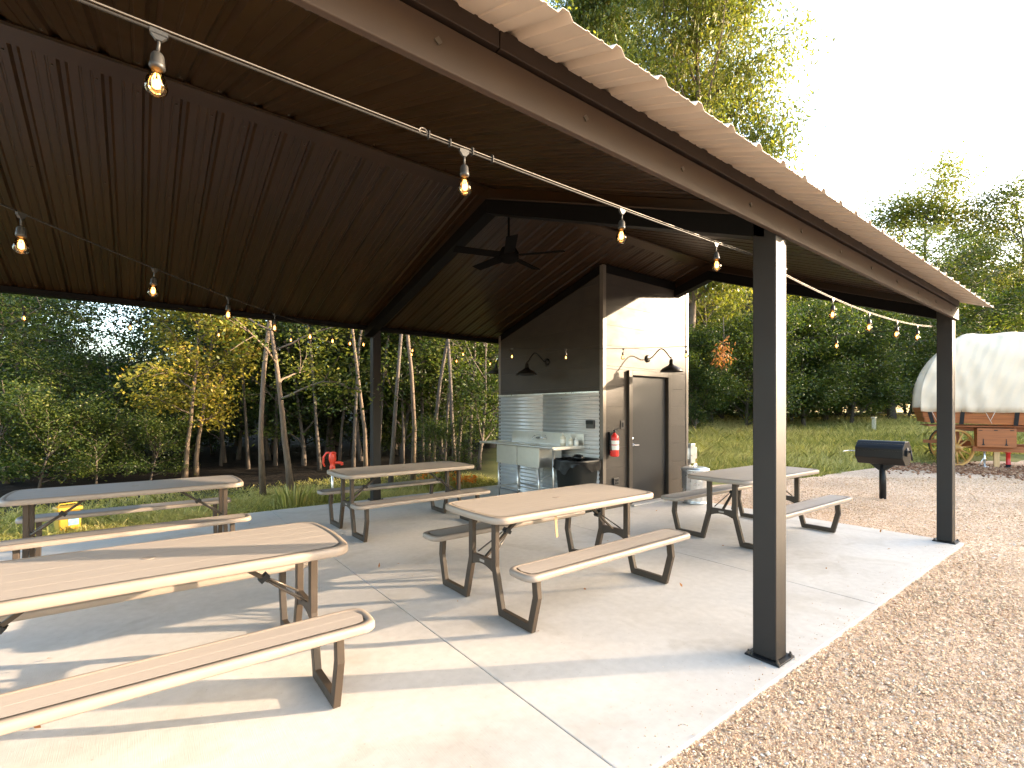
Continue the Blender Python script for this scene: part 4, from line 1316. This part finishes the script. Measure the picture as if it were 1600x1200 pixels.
def make_tree(seed, H, tr, base, cr, nleaf, leafL=.10, leafW=.05, mat='leaf', bark='bark', limbs=16, lean=0.0, fork=None,
              spread=.30, flat=.55, shape='round', droop=.25, tint=(.15, .9), stems=1):
    rng = np.random.default_rng(seed)
    tm = MB(); clusters = []
    for sidx in range(stems):
        off = np.array([0, 0, 0.0]) if stems == 1 else np.array([.16 * (sidx - .5) * 2, rng.normal(0, .05), 0])
        pts = [off.copy()]
        d = np.array([lean * rng.uniform(.5, 1.2), lean * rng.normal(0, .4), 1.0]); d /= np.linalg.norm(d)
        nseg = 9
        for i in range(nseg):
            d = d + np.array([rng.normal(0, .055), rng.normal(0, .055), .09]); d /= np.linalg.norm(d)
            pts.append(pts[-1] + d * (H * .93 / nseg))
        rs = [tr * (1.35 if i == 0 else 1) * (1 - .86 * i / nseg) + .006 for i in range(nseg + 1)]
        tm.tube(pts, rs, 9)
        P = np.array(pts)
        nl = max(4, limbs // stems)
        for k in range(nl):
            t = (k + rng.uniform(.1, .9)) / nl
            hh = base + (1 - base) * t ** .9
            fi = hh * nseg; i0 = min(int(fi), nseg - 1); q = P[i0] + (P[i0 + 1] - P[i0]) * (fi - i0)
            az = k * 2.399 + rng.uniform(-.5, .5)
            if shape == 'round': rad = cr * (math.sin(math.pi * (.18 + .78 * t)) ** .7)
            elif shape == 'spread': rad = cr * (.75 + .35 * t) * (1 if t < .85 else .7)
            else: rad = cr * (1.05 - .8 * t)
            rad *= rng.uniform(.7, 1.15)
            el = rng.uniform(.15, .65) + .45 * t
            dv = np.array([math.cos(az) * math.cos(el), math.sin(az) * math.cos(el), math.sin(el)])
            bp, bd = branch_path(q, dv, rad / max(.35, math.cos(el)), rng, 5, .28, .03)
            r0 = max(.010, rs[i0] * .45)
            tm.tube(bp, [r0 * (1 - .8 * j / 5) + .004 for j in range(6)], 6)
            for j in range(2, 6): clusters.append((bp[j], spread * (.75 + .25 * j / 5), 1.0))
            for b in range(4):
                j = rng.integers(2, 6)
                dv2 = dv + rng.normal(0, .65, 3); dv2[2] *= .6; dv2 /= np.linalg.norm(dv2)
                tp, _ = branch_path(bp[j], dv2, rad * rng.uniform(.3, .55), rng, 3, .3, 0)
                tm.tube(tp, [.010, .008, .006, .003], 5, False)
                for w in tp[1:]: clusters.append((w, spread, 1.25))
    C = np.array([c[0] for c in clusters]); S = np.array([c[1] for c in clusters]); Wt = np.array([c[2] for c in clusters])
    Wt = Wt * rng.uniform(.4, 1.6, len(Wt)); Wt /= Wt.sum()
    ci = rng.choice(len(C), nleaf, p=Wt)
    pos = C[ci] + rng.normal(0, 1, (nleaf, 3)) * S[ci][:, None] * np.array([1, 1, flat])
    ct_ = rng.uniform(tint[0], tint[1], len(C))
    tt = ct_[ci] + rng.normal(0, .13, nleaf)
    crown = leaf_mesh('crown', pos, leafL, leafW, M[mat], rng, tt, droop)
    trunk = tm.mesh('trunk', [M[bark]])
    return trunk, crown

def place_tree(name, meshes, loc, rz, sc, label, group, cat='tree', cmat=None):
    t = thing(name, label, cat, loc, rz, group)
    t.scale = (sc[0], sc[0], sc[1]) if hasattr(sc, '__len__') else (sc, sc, sc)
    link('trunk', meshes[0], t); link('crown', meshes[1], t)
    return t

def at(px, d):
    """bearing (as a column of the photograph) and distance to a ground point"""
    r = (px - 800) / 761 * d
    return (r * st_ + d * ct, -r * ct + d * st_)

TR = {}
TR['slim'] = [make_tree(11, 11, .040, .46, 1.8, 9000, .09, .05, 'leaf', 'barkdark', 18, .03, spread=.36),
              make_tree(12, 12, .044, .44, 1.9, 9000, .09, .05, 'leaf', 'bark', 18, .02, spread=.36),
              make_tree(13, 10, .038, .42, 1.8, 9000, .09, .05, 'leaflight', 'barkdark', 18, .02, spread=.34)]
TR['under'] = [make_tree(21, 5.2, .06, .16, 2.3, 11000, .105, .06, 'leaf', 'barkdark', 18, .12, spread=.30, flat=.35, shape='spread'),
               make_tree(22, 4.4, .05, .12, 2.2, 11000, .10, .055, 'leaf', 'barkdark', 18, .1, spread=.28, flat=.35, shape='spread')]
TR['shrub'] = [make_tree(31, 2.3, .03, .06, 1.35, 8000, .085, .05, 'leaf', 'barkdark', 16, .1, spread=.24, flat=.5)]
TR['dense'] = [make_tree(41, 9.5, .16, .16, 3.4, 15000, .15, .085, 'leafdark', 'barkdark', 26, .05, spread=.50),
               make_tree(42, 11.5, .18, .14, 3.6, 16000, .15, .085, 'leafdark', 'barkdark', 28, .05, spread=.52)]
TR['gold'] = [make_tree(51, 3.9, .045, .30, 1.05, 9500, .085, .05, 'leafgold', 'bark', 22, .03, spread=.19, shape='round', stems=2)]
TR['oak'] = [make_tree(61, 24, .30, .22, 5.2, 105000, .30, .10, 'leaflight', 'bark', 50, .02, spread=.80, flat=.7, droop=.45)]
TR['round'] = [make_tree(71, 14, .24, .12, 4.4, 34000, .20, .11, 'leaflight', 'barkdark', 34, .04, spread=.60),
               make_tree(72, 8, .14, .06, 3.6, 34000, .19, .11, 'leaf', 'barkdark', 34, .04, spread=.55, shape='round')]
TR['airy'] = [make_tree(95, 18, .14, .30, 2.2, 8500, .26, .15, 'leaf', 'barkdark', 22, .02, spread=.55, flat=.8)]
TR['fork'] = [make_tree(58, 5.0, .055, .34, 2.1, 4200, .085, .05, 'leaflight', 'bark', 11, .06, spread=.26, flat=.5, shape='spread')]
TR['dark'] = [make_tree(81, 17, .36, .30, 6.0, 26000, .20, .11, 'leaf', 'barkdark', 26, .03, spread=.62, shape='spread')]
TR['screen'] = [make_tree(91, 10, .10, .10, 1.25, 9000, .34, .24, 'leaf', 'barkdark', 30, .01, spread=.30, flat=.8)]

vr = random.Random(21)
def gz(x, y): return float(terrain_z(x, y)) - .02
def T(kind, px, d, h, label, group, idx=None, rz=None, name='woodland_tree', wide=1.0, cat='tree'):
    ms = TR[kind]; i = vr.randrange(len(ms)) if idx is None else idx
    x, y = at(px, d)
    H0 = {'slim': (11, 12, 10), 'under': (5.2, 4.4), 'shrub': (2.3,), 'dense': (9.5, 11.5), 'gold': (3.9,), 'oak': (24,), 'round': (14, 8), 'dark': (17,), 'screen': (10,), 'fork': (5.0,), 'airy': (18,)}[kind][i]
    s = h / H0
    return place_tree(name, ms[i], (x, y, gz(x, y)), vr.uniform(0, 6.28) if rz is None else rz, (s * wide, s), label, group, cat)

GW = 'woodland trees behind the left tables'
T('gold', 298, 11.1, 4.1, 'small golden leaved tree with two thin trunks at the edge of the woods', GW, 0, 0.6, 'golden_tree', 1.0)
T('slim', 411, 8.7, 11, 'slim straight pale trunk tree, left of the crooked one', GW, 1, 1.2)
T('fork', 455, 8.95, 5.0, 'crooked pale trunk tree with spreading limbs left of the red pump', GW, 0, 5.2)
T('slim', 610, 9.9, 10.5, 'slim tree just right of the back pavilion post', GW, 0, .4)
T('slim', 645, 10.6, 11.5, 'brown trunk tree behind the right end of the shaded grey table', GW, 1, 4.0)
T('slim', 676, 11.6, 11, 'thin leaning tree between the back post and the shed', GW, 2, 5.2)
T('slim', 712, 11.2, 11, 'pale thin tree nearest the corrugated shed wall', GW, 0, 2.2)
T('slim', 572, 10.9, 10.5, 'thin tree just left of the back pavilion post', GW, 1, 3.3)
T('slim', 552, 12.2, 10.5, 'thin shaded tree between the red pump and the back post', GW, 0, 1.0)
for px, d, i, lab in ((388, 12.8, 0, 'thin dark trunk tree just left of the straight pale one'), (430, 13.6, 2, 'thin dark trunk tree between the straight and the crooked one'), (500, 12.6, 1, 'thin trunk tree directly behind the red pump'), (530, 14.2, 2, 'thin trunk tree just right of the red pump'),
                     (590, 13.5, 0, 'thin trunk tree hidden by the back post'), (630, 13.8, 2, 'thin trunk tree, second to the right of the back post'), (660, 14.5, 1, 'thin trunk tree above the middle of the shaded grey table'), (694, 13.0, 0, 'thin trunk tree above the right end of the shaded grey table'), (733, 13.8, 2, 'thin trunk tree nearest the sink drainboard'), (240, 13.2, 1, 'thin trunk tree left of the golden tree'), (345, 13.4, 0, 'thin trunk tree right of the golden tree')):
    T('slim', px, d, vr.uniform(9.5, 11.5), lab, GW, 0 if i == 1 else i, vr.uniform(0, 6), wide=vr.uniform(.8, 1.1))
for px, d, h, i, lab in ((350, 14.2, 4.9, 1, 'leafy understory tree between the golden tree and the straight pale trunk'), (420, 15.0, 5.4, 0, 'leafy understory tree behind the straight pale trunk'), (475, 13.6, 4.7, 1, 'leafy understory tree above the red pump'),
                       (565, 14.6, 5.3, 0, 'leafy understory tree left of the back post'), (628, 14.4, 5.0, 1, 'leafy understory tree right of the back post'), (668, 15.8, 5.8, 0, 'leafy understory tree behind the middle of the shaded grey table'), (715, 14.2, 5.0, 1, 'leafy understory tree near the sink drainboard')):
    T('under', px, d, h, lab, GW, i)
T('under', 748, 12.6, 4.2, 'leafy understory tree just left of the corrugated wall', GW, 1, 1.0)
for (px, d, h, k, lab) in ((10, 10.2, 3.7, 'under', 'layered green understory tree at the far left edge'),
                           (105, 11.0, 2.7, 'under', 'layered green understory tree behind the yellow container'),
                           (200, 12.2, 2.9, 'under', 'dark understory tree left of the golden tree'),
                           (-90, 10.4, 4.6, 'under', 'understory tree just beyond the left edge of the photo'),
                           (372, 15.0, 4.6, 'under', 'understory tree right of the golden tree'),
                           (510, 15.5, 5.2, 'under', 'shaded understory tree behind the red pump'),
                           (690, 15.6, 5.4, 'under', 'shaded understory tree left of the shed')):
    T(k, px, d, h, lab, GW)
for (px, d, h, lab) in ((60, 9.3, 1.5, 'low green shrub just left of the yellow container'), (150, 9.9, 1.3, 'low green shrub between the yellow container and the golden tree'), (-20, 9.0, 1.7, 'low green shrub at the left edge of the photo'), (235, 10.6, 1.2, 'small shrub at the foot of the golden tree'), (700, 10.0, 1.1, 'small shrub behind the shaded grey table, near the shed')):
    T('shrub', px, d, h, lab, 'low shrubs at the edge of the woods', name='woodland_shrub', cat='shrub')
# the left tall pale tree and the wood behind
T('slim', 8, 11.5, 7.5, 'tall pale trunk tree at the far left edge of the photo', GW, 0, .2)
T('slim', 42, 12.5, 6.0, 'pale trunk tree above the shrubs near the left edge', GW, 2, 1.7)
GD = 'deep woodland trees'
def row(d): return 'front row' if d < 13.4 else 'second row' if d < 18 else 'third row' if d < 22.6 else 'fourth row' if d < 28 else 'fifth row' if d < 34.5 else 'deepest row'
def zone(p):
    for lim, t in ((0, 'beyond the left edge of the photo'), (120, 'behind the yellow container'), (260, 'left of the golden tree'), (340, 'behind the golden tree'),
                   (440, 'behind the straight pale trunk'), (520, 'behind the crooked trunk'), (620, 'behind the back post'), (780, 'between back post and shed')):
        if p < lim: return t
    return 'hidden behind the shed'
def rzone(p):
    for lim, t in ((1090, 'behind the shed end wall'), (1170, 'left of the front post'), (1240, 'behind the front post'), (1340, 'right of the front post'), (1420, 'above the grill'), (1500, 'beside the far corner post')):
        if p < lim: return t
    return 'behind the wagon'
deep = []
for d, xs in ((16, range(-260, 800, 110)), (20, range(-300, 820, 95)), (25, range(-320, 860, 95)), (31, range(-320, 900, 90)), (38, range(-320, 960, 95))):
    for px in xs:
        p = px + vr.uniform(-30, 30)
        h = vr.uniform(8, 11.5)
        if 30 < p < 260: h = 1.456 + (vr.uniform(38, 84)) * d / 761      # a low gap that shows the sky
        elif 330 < p < 480: h = min(h, 1.456 + vr.uniform(80, 145) * d / 761)
        if d <= 16: h = min(h, 7.5)
        deep.append((p, d + vr.uniform(-1.5, 1.5), h))
for d, xs in ((12.6, range(-240, 780, 85)), (14.5, range(-260, 800, 80)), (17.5, range(-280, 800, 90)), (22, range(-300, 820, 90))):
    for px in xs:
        p = px + vr.uniform(-35, 35)
        if d < 16 and p > 235: continue
        h = vr.uniform(1.5, 2.4) * (1 + .035 * (d - 12))
        T('shrub', p, d + vr.uniform(-.9, .9), h, 'dark undergrowth bush in the %s, %s' % (row(d), zone(p)), 'undergrowth bushes in the woods', name='woodland_shrub', cat='shrub')
for (p, d, h) in deep:
    T('dense', p, d, h, 'dense dark woodland tree in the %s, %s' % (row(d), zone(p)), GD, wide=1.0 if h > 6 else 1.35)
# right hand side: tall oak behind the roof, hedge-like edge of the wood and far trees
GR = 'trees beyond the lawn on the right'
T('oak', 1072, 22, 24.5, 'tall light green oak rising above the pavilion roof', GR, 0, 1.0, 'tall_oak', .68)
T('oak', 935, 26, 24, 'leafy oak behind the roof, left of the tallest one', GR, 0, 3.0, 'tall_oak', .62)
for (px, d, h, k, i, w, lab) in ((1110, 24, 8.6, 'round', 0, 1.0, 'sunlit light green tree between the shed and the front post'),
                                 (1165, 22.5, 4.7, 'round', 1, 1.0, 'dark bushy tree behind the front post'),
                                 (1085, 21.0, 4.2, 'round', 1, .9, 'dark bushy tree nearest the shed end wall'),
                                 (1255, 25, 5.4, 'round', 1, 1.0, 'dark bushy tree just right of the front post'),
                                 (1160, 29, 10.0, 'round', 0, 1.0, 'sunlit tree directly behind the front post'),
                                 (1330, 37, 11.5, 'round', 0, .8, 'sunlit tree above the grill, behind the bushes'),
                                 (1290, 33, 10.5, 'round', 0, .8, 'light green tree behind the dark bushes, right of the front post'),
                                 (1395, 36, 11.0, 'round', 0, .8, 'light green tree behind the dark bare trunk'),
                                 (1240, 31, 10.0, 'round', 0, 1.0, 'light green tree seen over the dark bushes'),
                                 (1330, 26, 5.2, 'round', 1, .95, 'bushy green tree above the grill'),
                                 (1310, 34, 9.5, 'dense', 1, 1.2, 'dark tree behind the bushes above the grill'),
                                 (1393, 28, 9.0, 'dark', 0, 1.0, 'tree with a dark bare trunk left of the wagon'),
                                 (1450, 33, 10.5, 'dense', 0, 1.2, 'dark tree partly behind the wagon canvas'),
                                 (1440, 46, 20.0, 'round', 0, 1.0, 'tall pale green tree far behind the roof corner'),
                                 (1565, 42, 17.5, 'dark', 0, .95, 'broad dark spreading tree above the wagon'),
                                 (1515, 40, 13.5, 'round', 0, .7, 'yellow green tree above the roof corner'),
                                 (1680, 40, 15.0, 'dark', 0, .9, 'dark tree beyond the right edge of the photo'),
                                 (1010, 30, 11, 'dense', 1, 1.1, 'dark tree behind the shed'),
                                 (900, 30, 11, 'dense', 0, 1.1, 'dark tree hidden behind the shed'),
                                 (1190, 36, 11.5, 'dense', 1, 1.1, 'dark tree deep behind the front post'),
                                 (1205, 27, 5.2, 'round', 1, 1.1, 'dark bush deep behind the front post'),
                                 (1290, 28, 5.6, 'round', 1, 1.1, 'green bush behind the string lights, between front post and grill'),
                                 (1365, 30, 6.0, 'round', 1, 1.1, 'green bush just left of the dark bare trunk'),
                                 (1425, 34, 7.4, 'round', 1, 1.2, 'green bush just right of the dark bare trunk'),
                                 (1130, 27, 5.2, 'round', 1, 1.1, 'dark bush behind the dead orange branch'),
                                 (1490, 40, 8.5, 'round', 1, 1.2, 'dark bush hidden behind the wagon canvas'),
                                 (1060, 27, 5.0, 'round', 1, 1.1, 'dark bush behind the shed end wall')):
    T(k, px, d, h, lab, GR, i, None, 'field_edge_tree', w)
for px in range(1010, 1760, 62):
    q = px + vr.uniform(-15, 15)
    T('round', q, vr.uniform(48, 58), vr.uniform(10, 13), 'far dark green tree closing the view behind the lawn, ' + rzone(q), 'far trees behind the lawn', 1, None, 'far_tree', 1.25)
for px in range(1000, 1560, 27):
    q = px + vr.uniform(-10, 10)
    T('shrub', q, vr.uniform(38, 46), vr.uniform(4.2, 5.6), 'dark bush closing the far end of the lawn, ' + rzone(q), 'far bushes at the end of the lawn', 0, None, 'lawn_edge_bush', 1.4, 'bush')
for px in range(1020, 1500, 36):
    q = px + vr.uniform(-12, 12)
    T('shrub', q, vr.uniform(27, 36), vr.uniform(2.6, 3.8), 'dark bush at the foot of the lawn trees, ' + rzone(q), 'bushes at the foot of the trees behind the lawn', 0, None, 'lawn_edge_bush', 1.3, 'bush')
# brown dead branch among the right-hand bushes
x, y = at(1130, 19.4)
rg = np.random.default_rng(9)
pos = np.array([x, y, 3.75]) + rg.normal(0, 1, (150, 3)) * np.array([.16, .16, .30])
db = thing('dead_branch', 'hanging branch of dead orange leaves between shed and front post', 'branch', (0, 0, 0))
MB().tube([(x, y, 5.2), (x + .05, y, 4.4), (x, y + .05, 3.6)], [.02, .015, .006], 6).build('twig', M['barkdark'], db)
link('dead_leaves', leaf_mesh('dead_leaves', pos, .18, .07, M['leafdead'], rg, rg.uniform(0, 1, 150), .8), db)

# trees west of the yard: outside the picture, they screen the low sun
SD = Vector((.862, -.507)); SP = Vector((.507, .862))
cz_ = np.empty(len(TR['screen'][0][1].vertices) * 3, np.float32); TR['screen'][0][1].vertices.foreach_get('co', cz_)
SCREEN_TOP = float(np.quantile(cz_[2::3], .985))
def shade_line(w):
    return float(np.interp(w, [-14, -3, 1.2, 2.4, 3.9, 4.7, 5.3, 5.9, 6.8, 8.2, 9.5, 12, 26], [-1.4, -1.5, -1.0, -.5, -.85, -1.3, -.6, .5, 1.1, .35, .2, .0, .3]))
for k in range(38):
    w = -14 + 1.06 * k
    D = 40 + vr.uniform(-.7, .7)
    x = SD.x * D + SP.x * w; y = SD.y * D + SP.y * w
    h = (.2493 * D + shade_line(w)) * 1.0
    place_tree('yard_edge_tree', TR['screen'][0], (x, y, -.1), vr.uniform(0, 6), (1.0, h / SCREEN_TOP), 'slender dense tree in the row on the sunny side of the yard', 'row of trees on the sunny side of the yard')
for k in range(9):  # sparse unseen row, added to let only part of the sun through
    w = -7 + 1.5 * k
    D = 72 + vr.uniform(-2, 2)
    x = SD.x * D + SP.x * w; y = SD.y * D + SP.y * w
    place_tree('tall_airy_tree', TR['airy'][0], (x, y, -.1), vr.uniform(0, 6), (1.0, (.2493 * D + .75) / 18), 'tall airy tree added out of view behind the row to thin the sun', 'unseen airy trees added to thin the low sun')

# ---- grass
def blades(name, x, y, hgt, wid, tint, rng, lean=.45):
    n = len(x)
    z = terrain_z(x, y) - .02
    az = rng.uniform(0, 2 * np.pi, n); la = rng.uniform(0, 2 * np.pi, n); ln = hgt * rng.uniform(.1, lean, n) * 1.6
    p = np.stack([x, y, z], 1)
    side = np.stack([np.cos(az), np.sin(az), np.zeros(n)], 1) * (wid / 2)[:, None]
    ld = np.stack([np.cos(la) * ln, np.sin(la) * ln, np.zeros(n)], 1)
    up = np.array([0, 0, 1.0])
    m1 = p + ld * .3 + up * (hgt * .6)[:, None]
    tip = p + ld + up * hgt[:, None]
    V = np.stack([p - side, p + side, m1 + side * .75, tip, m1 - side * .75], 1).reshape(-1, 3)
    f = np.arange(n * 5, dtype=np.int32)
    o = link(name, np_mesh(name, V, f, np.full(n, 5), M['grass'], np.repeat(np.clip(tint, 0, 1), 5)))
    o['kind'] = 'stuff'
    return o
rg = np.random.default_rng(33)
# rough lawn at the left between slab and woods
n = 62000
x = rg.uniform(-4.5, 6.2, n); y = 7.86 + np.abs(rg.normal(0, 1.45, n))
keep = (y < 11.2)
x, y = x[keep], y[keep]
pt = np.sin(x * 1.7 + 1) * np.cos(y * 2.3) + .5 * np.sin(x * 4.1 + y * 3.7)
h = np.clip(.045 + .03 * pt + rg.exponential(.024, len(x)), .02, .24)
blades('rough_grass', x, y, h, np.full(len(x), .010) + h * .03, .74 + .15 * pt + rg.normal(0, .16, len(x)), rg, .9)
# meadow on the right
n = 120000
dd = 11.0 + (rg.uniform(0, 1, n) ** 1.25) * 19
pxs = rg.uniform(1020, 1720, n)
r_ = (pxs - 800) / 761 * dd
x = r_ * st_ + dd * ct; y = -r_ * ct + dd * st_
gs = gravel_side(x, y) + .16 * np.sin(x * 2.1) + .1 * np.sin(x * 5.3)
keep = (gs > 0.05) & (x > 7.7)
x, y, gs = x[keep], y[keep], gs[keep]
pt = np.sin(x * .55 + 2) * np.cos(y * .6) + .4 * np.sin(x * 1.7 + y * 1.3)
mown = np.clip((x - 15) / 5 - (gs - 5) * .25, 0, 1)
h = np.clip((.10 + np.clip(gs, 0, 5) * .075 + .09 * pt) * (1 - .75 * mown) + rg.exponential(.05, len(x)), .04, .85)
blades('meadow_grass', x, y, h, .012 + .016 * h + .0006 * x, .66 + .18 * pt + .03 * np.clip(gs, 0, 4) * (1 - mown) + rg.normal(0, .17, len(x)), rg, .7)
# clump of tall weeds by the pump, flowers by the shed corner
def clump(name, label, cat, loc, n, rad, h, seed, tlo=.2, thi=.6, flower=0, group=None):
    rg = np.random.default_rng(seed)
    t = thing(name, label, cat, loc, 0, group)
    a = rg.uniform(0, 6.28, n); r_ = rad * np.sqrt(rg.uniform(0, 1, n))
    x, y = r_ * np.cos(a), r_ * np.sin(a)
    hh = h * rg.uniform(.5, 1.1, n)
    out = rg.uniform(.1, .5, n) * hh
    p = np.stack([x, y, np.zeros(n)], 1)
    az = rg.uniform(0, 6.28, n)
    side = np.stack([np.cos(az), np.sin(az), 0 * az], 1) * .011
    ld = np.stack([np.cos(a) * out, np.sin(a) * out, 0 * a], 1)
    m1 = p + ld * .3 + np.stack([0 * a, 0 * a, hh * .6], 1); tip = p + ld + np.stack([0 * a, 0 * a, hh], 1)
    V = np.stack([p - side * .6, p + side * .6, m1 + side, tip, m1 - side], 1).reshape(-1, 3)
    b_ = link('blades', np_mesh('blades', V, np.arange(n * 5), np.full(n, 5), M['grass'], np.repeat(rg.uniform(tlo, thi, n), 5)), t)
    if flower:
        k = rg.choice(n, flower)
        pos = np.repeat(tip[k], 6, 0) + rg.normal(0, .02, (flower * 6, 3))
        f_ = link('flowers', leaf_mesh('flowers', pos, .075, .04, M['flower'], rg, rg.uniform(0, 1, flower * 6), -.2), t); f_['kind'] = 'stuff'
    return t
clump('weed_clump', 'tall pale green weed clump at the slab edge left of the pump', 'weeds', (1.98, 8.28, -.06), 95, .22, .36, 3, .45, .9)
clump('weed_clump', 'low weed clump at the slab edge beside the red pump', 'weeds', (2.3, 8.45, -.06), 70, .25, .2, 4, .4, .8)
clump('flowering_weed', 'orange flowering weed left of the corrugated shed wall', 'flowers', (4.55, 8.35, -.06), 160, .26, .44, 5, .4, .9, 26)
clump('flowering_weed', 'small orange flowering weed against the shed corner', 'flowers', (5.0, 8.0, -.06), 90, .16, .24, 6, .4, .9, 30)

# ---- loose gravel stones
def stones(name, x, y, size, z, mat, rng, tint):
    n = len(x)
    base = np.array([(1, 0, 0), (-1, 0, 0), (0, 1, 0), (0, -1, 0), (0, 0, 1), (0, 0, -1)], float)
    tri = np.array([(0, 2, 4), (2, 1, 4), (1, 3, 4), (3, 0, 4), (2, 0, 5), (1, 2, 5), (3, 1, 5), (0, 3, 5)])
    P = base[None] * rng.uniform(.65, 1.25, (n, 6, 1)) + rng.normal(0, .16, (n, 6, 3))
    P = P * size[:, None, None] * np.stack([rng.uniform(.8, 1.4, n), rng.uniform(.7, 1.1, n), rng.uniform(.45, .8, n)], 1)[:, None, :]
    a = rng.uniform(0, 6.28, n); c_, s_ = np.cos(a)[:, None], np.sin(a)[:, None]
    X = P[..., 0] * c_ - P[..., 1] * s_; Y = P[..., 0] * s_ + P[..., 1] * c_
    tl = rng.normal(0, .35, (n, 1)); Z = P[..., 2] + X * tl
    V = np.stack([X + x[:, None], Y + y[:, None], Z * .8 + z[:, None]], -1).reshape(-1, 3)
    f = (tri[None] + (np.arange(n) * 6)[:, None, None]).reshape(-1)
    o = link(name, np_mesh(name, V, f, np.full(n * 8, 3), mat, np.repeat(tint, 6)))
    o['kind'] = 'stuff'
    return o
rg = np.random.default_rng(77)
n = 200000
dd = 1.35 + 9.5 * rg.uniform(0, 1, n) ** 1.7
pxs = rg.uniform(820, 1720, n)
r_ = (pxs - 800) / 761 * dd
x = r_ * st_ + dd * ct; y = -r_ * ct + dd * st_
keep = ((y < SY0 - .004) | (x > SX1 + .01)) & ((x < 7.3) | (gravel_side(x, y) < .15)) & ~((x > 7.2) & (y > 5.0))
x, y, dd = x[keep], y[keep], dd[keep]
patch = np.sin(x * 1.3 + 1.1 * np.sin(y * .9)) * np.sin(y * 1.6 + .8 * np.sin(x * .7)) + .5 * np.sin(x * 3.7 + y * 2.9)
size = rg.lognormal(math.log(.0043), .40, len(x)) * (1 + .05 * dd) * (1 + .10 * patch)
size = np.where(rg.uniform(0, 1, len(x)) < .007, size * 2.3, size)
stones('loose_gravel', x, y, np.clip(size, .002, .019), np.full(len(x), -.023) + rg.uniform(0, .009, len(x)), M['stones'], rg, np.clip(rg.beta(2.2, 2.0, len(x)) - .07 * patch, 0, 1))
# mulch and leaf litter along the gravel edge below the wagon
n = 5200
t_ = rg.uniform(-1.6, 5, n); v_ = rg.normal(-.9, .75, n)
cw, sw = math.cos(WA), math.sin(WA)
x = WLOC[0] + t_ * cw - v_ * sw; y = WLOC[1] + t_ * sw + v_ * cw
k_ = (gravel_side(x, y) < .8)
x, y = x[k_], y[k_]
M['mulch'] = tinted('mulch_chip', [(0, (0.12, 0.05, 0.025)), (.5, (0.30, 0.14, 0.07)), (1, (0.46, 0.29, 0.17))], 0.85)
stones('leaf_mulch', x, y, rg.uniform(.015, .045, len(x)), np.full(len(x), -.015) + rg.uniform(0, .02, len(x)), M['mulch'], rg, rg.uniform(0, 1, len(x)))

# a few pebbles and dry leaves strayed onto the slab
n = 420
x = rg.uniform(-1, 7.2, n); y = SY0 + .01 + rg.exponential(.10, n)
stones('stray_pebbles', x, y, rg.uniform(.002, .0055, n), np.full(n, .002), M['stones'], rg, rg.uniform(0, 1, n))
n = 90
x = rg.uniform(-1, 9.0, n); y = rg.uniform(-1.5, 7.6, n)
pos = np.stack([x, y, np.full(n, .006)], 1)
o = link('dry_leaves', leaf_mesh('dry_leaves', pos, .045, .022, M['leafdead'], rg, rg.uniform(0, 1, n), 0.0, 6))
o['kind'] = 'stuff'
